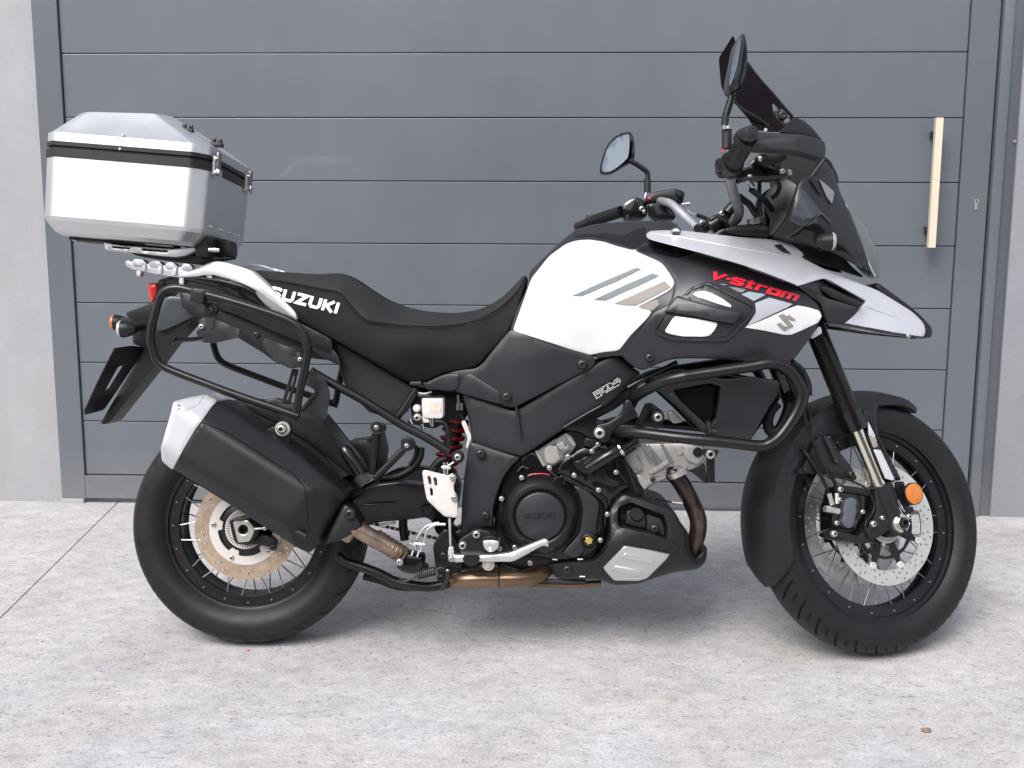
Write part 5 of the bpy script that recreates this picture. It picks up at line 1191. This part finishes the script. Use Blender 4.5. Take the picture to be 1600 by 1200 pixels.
# ------------------------------------------------------------------ nose cowl and headlamp (fixed to the frame)
NC = [(1210,370,-.13),(1230,320,-.15),(1245,292,-.14),(1270,265,-.12),(1300,275,-.08),(1330,330,-.09),(1370,420,-.06),(1340,410,-.12),(1280,335,-.16),(1300,370,-.155),(1250,370,-.15),(1360,440,-.04)]
panel('nose_cowl', c('N', '632,948 735,815 762,760 800,650 830,552 860,500 930,465 1040,338 1075,395 1110,440 1150,560 1180,640 1215,705 1240,760 1320,960 1400,1190 1420,1260 1300,1150 1100,1058 900,1010 750,985'), NC, K['plastic_grey'], root, t=.02, er=.006, rc=6, g=10, mirror=True)
panel('cowl_facet', c('N', '762,835 800,690 835,558 880,575 960,680 1100,842 1085,850 1012,772 940,820 860,880 800,845'), NC, K['facet'], root, t=.006, off=-.006, er=.004, rc=5, g=10, mirror=True)
panel('indicator_pocket', c('N', '742,970 860,885 1012,776 1060,830 1120,900 1290,1100 1345,1200 1250,1150 1100,1070 900,1010'), NC, K['gloss'], root, t=.006, off=-.004, er=.003, rc=5, g=10, mirror=True)
tube('pocket_edge', c('N', '738,968 860,880 1014,770'), .0022, K['plastic_grey'], root, y=-.165, n=6)
indicator(1296, 377, -.185, 1.0, K['lens'], 'indicator', dirx=1)
indicator(1300, 372, .185, 1.0, K['lens'], 'indicator', dirx=1)
disc('indicator_stem', *c('N','1040,990')[0], -.17, [(0,-.012),(.016,-.012),(.018,0),(.018,.03)], K['gloss'], root)
panel('cowl_window', c('N', '920,495 950,490 1010,590 1020,630 1000,610'), NC, K['plastic'], root, t=.003, off=-.008, er=.001, rc=2)
panel('cowl_window', c('N', '1000,500 1060,545 1110,590 1120,610 1100,695 1060,640'), NC, K['window'], root, t=.003, off=-.008, er=.001, rc=2)
HL = [(1322,320,-.07),(1340,336,-.03),(1372,400,-.03),(1375,445,-.02),(1350,400,-.08),(1365,445,-.05),(1335,360,-.08)]
hl = part('headlight')
panel('lens', c('N', '1205,690 1240,705 1290,780 1400,940 1440,1020 1462,1090 1472,1200 1478,1275 1440,1260 1400,1180 1320,1000 1260,850'), HL, K['headlamp'], hl, full=True, er=.006, rc=8, g=9)
tube('seal', c('N', '1205,692 1260,850 1320,1000 1400,1185 1440,1262'), .0022, K['silver_md'], hl, y=-.088, n=6)
# ------------------------------------------------------------------ windscreen
WS = [(1142,60,.00),(1124,90,-.02),(1127,135,-.08),(1138,152,-.10),(1160,185,-.12),(1180,203,-.13),(1240,190,-.13),(1200,120,-.05),(1167,95,.0),(1215,155,-.07),(1150,130,-.06)]
fws = field(WS)
panel('windscreen', c('M', '326,75 336,90 345,130 400,200 442,290 520,400 600,490 660,558 730,640 800,716 780,770 740,800 690,830 640,832 570,822 490,812 475,770 440,715 380,650 335,600 290,560 240,490 232,440 222,330 216,265 222,240 270,165'), WS, K['smoke'], root, t=.004, er=.001, rc=6, g=10, mirror=False, full=False,
      holes=[c('M', '632,608 650,612 690,660 715,650 775,710 770,755 745,760 735,785 700,760 660,720 640,660')])
panel('screen_mount', c('p', '1224,202 1246,192 1280,220 1286,250 1262,302 1226,300 1216,240'), -.085, K['plastic'], root, full=True, er=.006, rc=6, g=10)
tube('screen_rim', c('M', '442,290 520,398 600,488 660,556 730,638 796,712'), .0028, K['plastic'], root, y=-.03, n=6)
panel('windscreen_far', c('M', '360,300 440,290 520,400 600,490 660,558 760,680 700,650 600,520 500,420 400,330'), .06, K['smoke'], root, t=.004, er=.001, rc=6) if 0 else None
tube('screen_support', c('M', '330,590 400,650 500,710 580,765 655,830'), .0032, K['plastic'], root, y=-.12, n=6)
disc('screen_grommet', *c('M','715,700')[0], -.10, [(0,-.004),(.006,-.006),(.010,-.005),(.012,.0),(.012,.02)], K['plastic'], root)
panel('screen_bracket', c('M', '655,650 700,655 690,690 700,730 745,770 735,805 700,790 665,740'), -.095, K['plastic'], root, t=.01, er=.003, rc=5)
disc('screen_screw', *c('M','580,815')[0], -.135, [(0,-.003),(.004,-.003),(.0045,.002)], K['steel'], root, n=12)
tube('screen_bracket', c('N', '1030,330 1075,365 1100,410 1130,470 1142,530'), .0045, K['plastic'], root, y=-.05)
tube('screen_bracket', c('N', '1040,345 960,450 930,500'), .0045, K['plastic'], root, y=-.12)
panel('screen_base', c('N', '940,440 1010,470 1060,460 1110,500 1150,545 1140,480 1110,430 1080,400 1040,345 1000,380'), -.06, K['plastic'], root, t=.03, er=.003, rc=4)
# ------------------------------------------------------------------ instruments and cable clutter in front of the bars
panel('instrument_cluster', c('N', '640,300 720,280 900,290 960,310 1040,335 980,420 930,470 880,560 830,560 760,500 700,440 640,420'), -.05, K['plastic'], root, t=.16, er=.008, rc=8)
panel('inner_fairing', c('N', '735,490 830,540 800,640 762,760 735,815 632,948 600,930 640,820 590,700 600,600 680,520'), [(1200,300,-.09),(1240,290,-.12),(1230,340,-.13),(1205,365,-.12)], K['plastic_grey'], root, t=.03, er=.004, rc=5, mirror=True)
panel('inner_fairing', c('N', '560,640 640,620 660,700 640,860 580,940 540,900 570,800'), -.03, K['gloss'], root, t=.10, er=.004, rc=5)
tube('harness', c('N', '760,450 740,540 700,610 650,640 600,650'), .006, K['cable'], root, y=-.08); tube('harness', c('N', '690,500 650,560 610,620'), .0045, K['cable'], root, y=-.06); tube('harness', c('N', '700,340 740,400 780,440 740,470'), .006, K['cable'], root, y=-.06)
# ------------------------------------------------------------------ handlebar, mirrors, hand guard
bm = bmesh.new()
tube('handlebar', c('L', '840,765,.33 900,772,.27 960,790,.23 1030,850,.19 1120,935,.15 1200,1010,.11'), .0115, K['alu'], root, n=18)
tube('handlebar', c('L', '1200,1010,.11 1290,990,.06 1380,950,.02 1470,930,-.02'), .0125, K['satin'], root, n=18)
tube('handlebar', c('T', '560,920,-.02 620,860,-.06 640,760,-.12 600,640,-.18 560,520,-.24 530,400,-.29 520,300,-.32'), .0125, K['alu_dk'], root, n=18)
panel('bar_clamp', c('T', '395,830 440,770 470,780 540,860 560,980 500,1010 460,960 400,870'), -.01, K['satin'], root, t=.05, er=.004, rc=3)
panel('bar_clamp', c('T', '115,955 170,900 270,980 240,1050 150,1040'), .06, K['satin'], root, t=.04, er=.004, rc=3)
tube('riser', c('T', '250,980 330,930 420,900'), .021, K['satin'], root, y=.02, n=20, smooth=0)
bolt(*c('T','410,800')[0], -.015, .008, 'chrome', root); bolt(*c('T','142,925')[0], .055, .007, 'chrome', root)
panel('top_yoke', c('T', '440,1010 600,960 800,940 960,930 1080,1000 1060,1120 700,1110 460,1060'), -.10, K['satin'], root, t=.2, er=.006, rc=5)
tube('ignition', c('T', '850,870 860,950'), .020, K['alu_dk'], root, y=-.08, smooth=0, n=20)
tube('ignition_ring', c('T', '790,925 890,880'), .004, K['chrome'], root, y=-.09, smooth=0)
panel('steering_stop', c('T', '230,860 300,820 380,830 340,900 250,930'), .0, K['plastic'], root, t=.05, er=.005)
tube('riser', c('T', '480,790 560,700 590,700'), .014, K['satin'], root, y=-.02, n=16, smooth=0)
tube('hose', c('T', '800,480,-.2 900,560,-.18 1000,640,-.14 1080,760,-.1'), .0075, K['cable'], root); tube('hose', c('T', '915,350 912,500 915,640 930,840'), .0055, K['cable'], root, y=-.15)
tube('hose', c('T', '630,560 700,620 780,680 830,760 890,850'), .0085, K['cable'], root, y=-.12); tube('hose', c('T', '1130,330 1180,420 1160,520 1080,600'), .006, K['cable'], root, y=-.15)
tube('banjo', c('T', '760,360 830,450'), .0065, K['chrome'], root, y=-.2, smooth=0, n=10); tube('banjo', c('T', '700,340 800,330'), .0045, K['chrome'], root, y=-.22, smooth=0)
panel('clutter', c('N', '270,440 300,400 420,400 520,300 560,350 640,380 700,420 780,460 700,500 560,490 420,500 400,530 340,510'), -.24, K['gloss'], root, t=.05, er=.004, rc=4) if 0 else None
mcy = panel('brake_master', c('N', '300,410 420,395 500,330 545,370 600,400 690,430 790,445 780,470 700,490 600,500 430,490 400,520 330,500'), -.23, K['gloss'], root, t=.05, er=.006, rc=5)
panel('lever_pivot', c('N', '520,300 640,300 720,290 760,330 650,400 640,370 600,410 540,380 500,340'), -.27, K['satin'], root, t=.02, er=.003, rc=3)
for s in ('525,320 555,320 555,360 530,360', '440,465 475,460 480,500 445,505', '690,430 720,415 740,430 735,450 700,460', '755,425 785,425 790,465 760,470', '555,285 600,284 598,292 555,293', '515,485 545,480 545,505 520,508'):
    panel('fitting', c('N', s), -.285, K['steel'], root, t=.01, er=.002, rc=2)
tube('brake_lever', c('N', '400,500,-.30 560,492,-.30 700,480,-.28 770,460,-.26'), .004, K['steel_dk'], root)
# right grip and bar end
tube('grip', c('N', '320,385,-.33 350,330,-.36 395,255,-.40 430,195,-.43'), .0225, K['cable'], root, n=28, smooth=3)
tube('grip_flange', c('N', '300,400,-.32 322,368,-.34'), .0275, K['plastic'], root, n=28, smooth=0)
tube('grip_flange', c('N', '405,215,-.42 432,180,-.43'), .0262, K['plastic'], root, n=28, smooth=0)
be = part('bar_end')
bp0 = P3(*c('N','456,145')[0], -.455)
lathe('weight', [(0,-.012),(.010,-.012),(.017,-.009),(.0175,-.002),(.0175,.012),(.0165,.03)], M4(np.eye(3), bp0) @ M4(_rz(STEER*.9)), K['plastic_grey'], be, n=32)
lathe('screw', [(0,-.0145),(.0045,-.0145),(.005,-.011)], M4(np.eye(3), bp0) @ M4(_rz(STEER*.9)), K['steel_dk'], be, n=12)
sw = panel('switch_housing', c('N', '205,340 240,330 270,300 300,330 330,420 320,470 260,470 235,465 230,440 210,430 215,400'), -.30, K['plastic'], root, t=.05, er=.006, rc=4)
panel('switch', c('N', '195,335 225,332 232,370 205,375'), -.305, K['plastic'], sw, t=.02, er=.003); panel('switch', c('N', '205,430 232,430 236,465 212,462'), -.305, K['plastic'], sw, t=.02, er=.003)
panel('kill_switch', c('N', '255,240 285,228 296,238 270,268 238,300'), -.31, K['red'], sw, t=.02, er=.004, rc=3)
# right mirror, seen almost edge on
mr = part('mirror', root, 'mirror seen almost edge on')
M1 = [(1143,120,-.40),(1160,52,-.38),(1165,100,-.47),(1140,145,-.40),(1150,142,-.46),(1154,90,-.45)]
panel('housing', c('U', '318,18 345,22 372,130 384,250 382,380 360,560 300,690 240,745 180,755 140,735 128,680 140,560 190,330 215,180 260,70'), [(1150,60,-.40),(1140,140,-.42),(1166,95,-.455),(1158,130,-.46)], K['gloss'], mr, t=.05, er=.012, rc=8, g=7)
panel('glass', c('U', '292,52 300,120 285,240 262,390 215,560 168,668 150,660 165,540 205,300 240,150'), [(1150,60,-.415),(1140,140,-.435),(1158,100,-.44)], K['mirror'], mr, t=.003, er=.0002, rc=4, off=-.012)
tube('stem', c('U', '190,800 170,860 140,960 115,1040 100,1160'), .0085, K['gloss'], mr, y=-.39, n=14)
tube('stem_nut', c('M', '272,775 276,810'), .0080, K['chrome'], mr, y=-.38, n=10, smooth=0)
tube('stem_sleeve', c('M', '278,812 278,930 276,960'), .0115, K['plastic_grey'], mr, y=-.37, n=14, smooth=0)
# left mirror, showing its glass
ml = part('mirror', root, 'mirror with its glass facing the camera')
M2 = [(938,268,.44),(947,228,.44),(985,206,.40),(992,235,.37),(990,260,.38),(955,271,.43)]
panel('housing', c('L', '325,500 335,420 385,270 450,192 510,160 560,148 600,148 622,180 636,230 640,300 640,380 622,412 560,440 500,478 450,510 400,524 345,520'), M2, K['gloss'], ml, t=.03, er=.008, rc=10, g=7)
panel('glass', c('L', '343,492 352,420 398,278 468,208 530,180 590,163 592,220 590,300 580,380 545,415 480,468 440,492 410,505 360,508'), [(940,268,.43),(985,206,.38),(992,260,.37)], K['mirror'], ml, t=.003, er=.0002, rc=8, off=-.010, g=9)
tube('stem', c('L', '590,405 640,430 715,480 752,515 755,560 752,600'), .0075, K['gloss'], ml, y=.38, n=12)
tube('stem_sleeve', c('L', '752,570 752,690'), .0105, K['plastic_grey'], ml, y=.38, n=14, smooth=0); tube('stem', c('L', '745,690 735,740'), .006, K['chrome'], ml, y=.38, smooth=0)
# left hand controls
tube('grip', c('L', '125,1000,.47 180,975,.45 240,950,.44'), .014, K['plastic'], root, n=20, smooth=0)
tube('grip', c('L', '230,955,.44 380,905,.40 520,860,.36'), .0175, K['cable'], root, n=24, smooth=0); tube('grip_flange', c('L', '228,952 244,947'), .021, K['plastic'], root, y=.44, smooth=0, n=24)
lsw = panel('switch_housing', c('L', '525,820 560,790 620,740 640,730 700,745 735,780 760,840 750,900 700,930 600,935 540,930'), .33, K['gloss'], root, t=.05, er=.006, rc=5)
panel('switch', c('L', '545,795 590,760 630,745 630,765 590,790 555,815'), .325, K['plate'], lsw, t=.01, er=.002, rc=2); panel('switch', c('L', '565,890 590,890 590,930 560,930'), .325, K['steel_dk'], lsw, t=.01, er=.002, rc=2)
bolt(*c('L','700,835')[0], .32, .008, 'steel', lsw); bolt(*c('L','722,860')[0], .32, .006, 'steel', lsw)
cm = panel('clutch_master', c('L', '740,730 800,690 850,680 1000,655 1080,680 1085,720 1060,790 1000,790 940,760 860,760 800,790 740,780'), .30, K['plastic'], root, t=.05, er=.006, rc=5)
panel('cap_edge', c('L', '1000,660 1078,688 1070,790 1010,770'), .297, K['gloss'], cm, t=.02, er=.002, rc=2)
panel('clutch_bracket', c('L', '760,790 860,780 960,830 1010,900 990,935 830,940 770,900'), .28, K['gloss'], root, t=.04, er=.005, rc=5)
disc('red_button', *c('L','770,742')[0], .295, [(0,-.004),(.004,-.003),(.0045,0),(.0045,.01)], K['red'], cm, n=12)
tube('cable', c('L', '770,790 755,830 775,890 830,945'), .0022, K['cable'], root, y=.29); tube('fitting', c('L', '1060,800 1130,790'), .006, K['chrome'], root, y=.27, smooth=0); tube('fitting', c('L', '1100,840 1150,880 1195,890'), .004, K['chrome'], root, y=.25)
tube('hose', c('L', '1190,890 1280,925 1320,980'), .0055, K['cable'], root, y=.2)
panel('far_bracket', c('L', '1010,920 1050,940 1045,985 1000,960'), .25, K['silver_md'], root, t=.01, er=.001)
# hand guard on the right bar
def HG(x, y):
    x = np.atleast_1d(x); y = np.atleast_1d(y)
    P_ = np.stack([-.445+.00012*(x-1180), -.445+.00012*(x-1180)+.0035*(y-(229+.1*(x-1180))), -.445+.0022*(x-1245), -.43+.0025*(212-y)])
    return np.log(np.exp(P_*900).sum(0))/900
panel('hand_guard', c('N', '490,138 520,130 720,144 860,150 950,168 1040,202 1054,262 1044,330 1020,335 960,322 880,296 700,272 490,262 470,240 510,200'), HG, K['plastic_grey'], root, t=.05, er=.004, rc=4, g=6)
panel('hand_guard_wing', c('N', '692,132 760,60 800,18 862,30 940,90 1000,165 1030,200 945,166 860,150 720,142'), [(1220,205,-.40),(1250,185,-.36),(1285,218,-.33)], K['plastic'], root, t=.02, er=.006, rc=5, g=9)
# ------------------------------------------------------------------ fork (steered)
def ftube(nm, s, r, m_, yy, **k):
    return tube(nm, s, r, K[m_], root, 'S', yy, **k)
fa, fb = P3(1268, 500, -.105, 'S'), P3(1375, 762, -.105, 'S')
lowend = np.array([WB-.03, 0, RF+.02])
def forkpt(px, py): return P3(px, py, -.105, 'S')
dirv = (fb-fa)/np.linalg.norm(fb-fa)
def seg(name, t0, t1, prof_r, m_, side=1, n=24, parent=None):
    L = np.linalg.norm(fb-fa); P = [fa+dirv*L*(t0+(t1-t0)*i/4) for i in range(5)]
    P = [np.array([p[0], side*p[1], p[2]]) for p in P]
    bm = bmesh.new(); sweep(bm, tb(np.array(P), 'S'), prof_r, n); return mk(name, bm, m_, parent, 50)
for side in (1, -1):
    fk = part('fork_leg')
    seg('outer_tube', -.55, .60, .0265, K['fork_outer'], side, parent=fk); seg('seal_collar', .54, .655, .0295, K['gloss'], side, parent=fk)
    seg('stanchion', .65, 1.0, .0190, K['fork'], side, parent=fk); seg('lower_leg', .985, 1.27, .0275, K['plastic'], side, parent=fk)
# axle clamp, nut, fork protector, reflector, guard, caliper: outlines on the steered planes
panel('axle_clamp', c('R', '730,600 860,560 880,620 900,760 960,830 1000,880 990,930 950,950 860,940 700,1010 640,1040 560,1020 700,900 740,800'), -.118, K['plastic'], root, fr='S', t=.035, er=.006, rc=8, g=9)
panel('caliper_bracket', c('R', '330,960 420,950 560,985 650,1010 860,900 880,930 700,1030 660,1050 560,1040 380,1010 340,990'), -.10, K['satin'], root, fr='S', t=.02, er=.004, rc=5)
ax = M4(np.eye(3), P3(*c('R','940,888')[0], -.128, 'S')); ax = MS @ ax
an = lathe('axle_nut', [(.0125,.004),(.0135,-.008),(.0175,-.012),(.0178,.004)], ax, K['steel'], root, n=6, sharp=20)
lathe('axle_end', [(.0,.004),(.0070,.004),(.0080,-.018),(.0105,-.018),(.0115,-.015),(.0115,.004)], ax, K['steel_dk'], an, n=24)
lathe('washer', [(.012,-.004),(.0225,-.004),(.0240,-.002),(.0240,.012)], ax, K['steel'], an, n=32)
panel('fork_protector', c('R', '678,95 700,130 740,200 775,290 800,330 850,430 890,500 900,550 885,570 820,545 780,460 730,330 690,240 672,160'), -.130, K['plastic'], root, fr='S', t=.03, er=.005, rc=4)
for s, m_ in (('682,90 700,125 742,212 725,215 690,205', 'silver'), ('692,208 742,214 758,290 725,300', 'logo'), ('725,310 780,315 830,420 888,540 880,555 820,540 790,470 750,370', 'silver')):
    panel('protector_decal', c('R', s), -.132, K[m_], root, fr='S', t=.002, er=.001, rc=2)
panel('guard_mount', c('R', '645,0 740,0 748,90 742,150 790,260 880,430 940,540 930,560 880,520 800,330 740,200 700,110 680,85 660,200 640,150'), -.115, K['plastic'], root, fr='S', t=.01, er=.003, rc=6)
panel('side_plate', c('R', '480,20 640,0 740,0 746,95 700,100 660,110 640,150 600,160 500,150'), -.085, K['plastic'], root, fr='S', t=.01, er=.003, rc=8)
rf_ = part('reflector')
RM = MS @ M4(np.eye(3), P3(*c('R','1028,658')[0], -.135, 'S'))
lathe('case', [(0,.002),(.026,.002),(.0285,.0),(.0285,-.006),(.0262,-.0075)], RM, K['satin'], rf_, n=40)
lathe('lens', [(0,-.0095),(.012,-.0093),(.0225,-.0085),(.0262,-.0072)], RM, K['amber'], rf_, n=40)
panel('reflector_arm', c('R', '900,560 960,560 1010,740 1000,770 970,740 930,700 905,640'), -.122, K['satin'], root, fr='S', t=.006, er=.001, rc=3)
# front guard: curved shell about the wheel, with side blade and stays
MFw = MF
arcshell('front_mudguard', MFw, RF+.010, math.radians(62), math.radians(205), .078, K['plastic'], root, n=60, skirt=lambda s: .004+.042*min(1, s*3.2)*min(1, .5+5*(1-s)), crown=.016, taper=lambda s: min(1, .40+.75*min(1,s*7)**.5)*min(1, .30+.72*min(1,(1-s)*14)**.5))
panel('mudguard_side', c('P', '520,250 600,225 700,210 760,280 800,400 760,450 700,470 640,460 560,480 500,560 440,660 400,722 345,760 325,840 312,960 300,1060 200,1100 100,1000 110,800 190,590 300,400 420,300')[:0] or c('P', '600,330 760,310 800,400 780,460 660,470 560,485 540,520 500,600 440,690 395,722 348,762 326,840 326,930 330,840 370,700 480,520 540,400'), -.078, K['plastic'], root, fr='S', t=.006, er=.003, rc=12, g=12)
panel('mudguard_side', c('P', '745,285 850,262 945,262 930,290 918,350 922,420 940,560 960,640 925,580 890,480 862,385 850,400 800,380'), -.082, K['plastic'], root, fr='S', t=.006, er=.003, rc=12, g=10)
panel('mudguard_stay', c('R', '300,210 340,205 420,240 430,300 540,430 600,540 560,560 480,520 330,500 200,500 120,500 180,440 240,330 270,240'), -.095, K['plastic'], root, fr='S', t=.006, er=.002, rc=6)
panel('stay_cap', c('R', '330,205 370,200 440,370 460,420 430,430 390,330'), -.105, K['plastic_grey'], root, fr='S', t=.012, er=.003, rc=4)
for p_, r_ in (('380,218',.005), ('425,300',.004), ('445,258',.003), ('197,470',.005), ('550,505',.009), ('640,130',.004), ('312,418',.003), ('285,378',.003)):
    bolt(*c('R',p_)[0], -.103, r_, 'steel_dk', root, 'S')
cal = part('brake_caliper')
panel('body', c('R', '395,740 420,700 440,600 480,590 640,610 690,650 700,710 670,800 620,900 600,955 560,980 400,960 395,880 395,820'), -.098, K['gloss'], cal, fr='S', t=.05, er=.008, rc=8, g=10)
panel('bridge', c('R', '448,600 480,590 700,650 690,680 640,670 450,640'), -.108, K['plastic'], cal, fr='S', t=.02, er=.006, rc=4); panel('bridge', c('R', '390,950 440,940 660,1000 650,1040 560,1030 390,990'), -.112, K['plastic'], cal, fr='S', t=.02, er=.006, rc=5)
panel('piston_cover', c('R', '500,712 520,690 560,684 592,700 600,740 585,760 600,800 580,850 578,900 545,932 510,925 480,895 475,860 490,830 482,790'), -.116, mat('blue grey caliper', (.10,.11,.13), .4, metal=.3), cal, fr='S', t=.02, er=.005, rc=5, g=7)
tube('banjo', c('R', '345,775 450,795'), .0085, K['steel'], cal, 'S', -.115, smooth=0, n=10)
for s in ('376,655 400,745', '436,655 438,735'):
    tube('fitting', c('R', s), .0062, K['steel'], cal, 'S', -.115, smooth=0, n=8)
for p_, r_ in (('462,702',.005), ('437,886',.006), ('415,970',.0085), ('465,623',.007), ('640,798',.006), ('722,893',.0085), ('793,845',.006), ('1000,835',.007)):
    bolt(*c('R',p_)[0], -.122, r_, 'steel', root, 'S')
tube('brake_line', [(1246,590,-.12),(1255,640,-.13),(1262,668,-.135),(1275,700,-.135),(1288,730,-.135),(1303,752,-.13),(1307,772,-.12)], .0046, K['cable'], root)
tube('brake_line', [(1225,680,-.05),(1247,695,-.10),(1262,712,-.13),(1280,740,-.135),(1292,762,-.13),(1296,774,-.12)], .0046, K['cable'], root)
tube('brake_line', c('R', '230,0 235,60 225,110 240,160'), .0025, K['cable'], root, y=-.13)
tube('sensor_wire', c('R', '410,525 480,535 560,560 640,600 700,670 730,750 710,820 670,870 660,930 690,1000 730,1040'), .0026, K['cable'], root, 'S', -.122, n=8)
tube('sensor_wire', c('R', '240,350 300,370 330,420 400,500 440,520'), .0022, K['cable'], root, 'S', -.11, n=8)
tube('retainer', c('R', '922,700 940,750 965,800'), .0016, K['chrome'], root, 'S', -.125, n=6); tube('retainer', c('R', '920,765 940,800 962,840'), .0016, K['chrome'], root, 'S', -.128, n=6)
panel('far_stay', c('R', '182,525 215,520 245,580 225,600 195,570'), -.04, K['steel_dk'], root, fr='S', t=.01, er=.001)
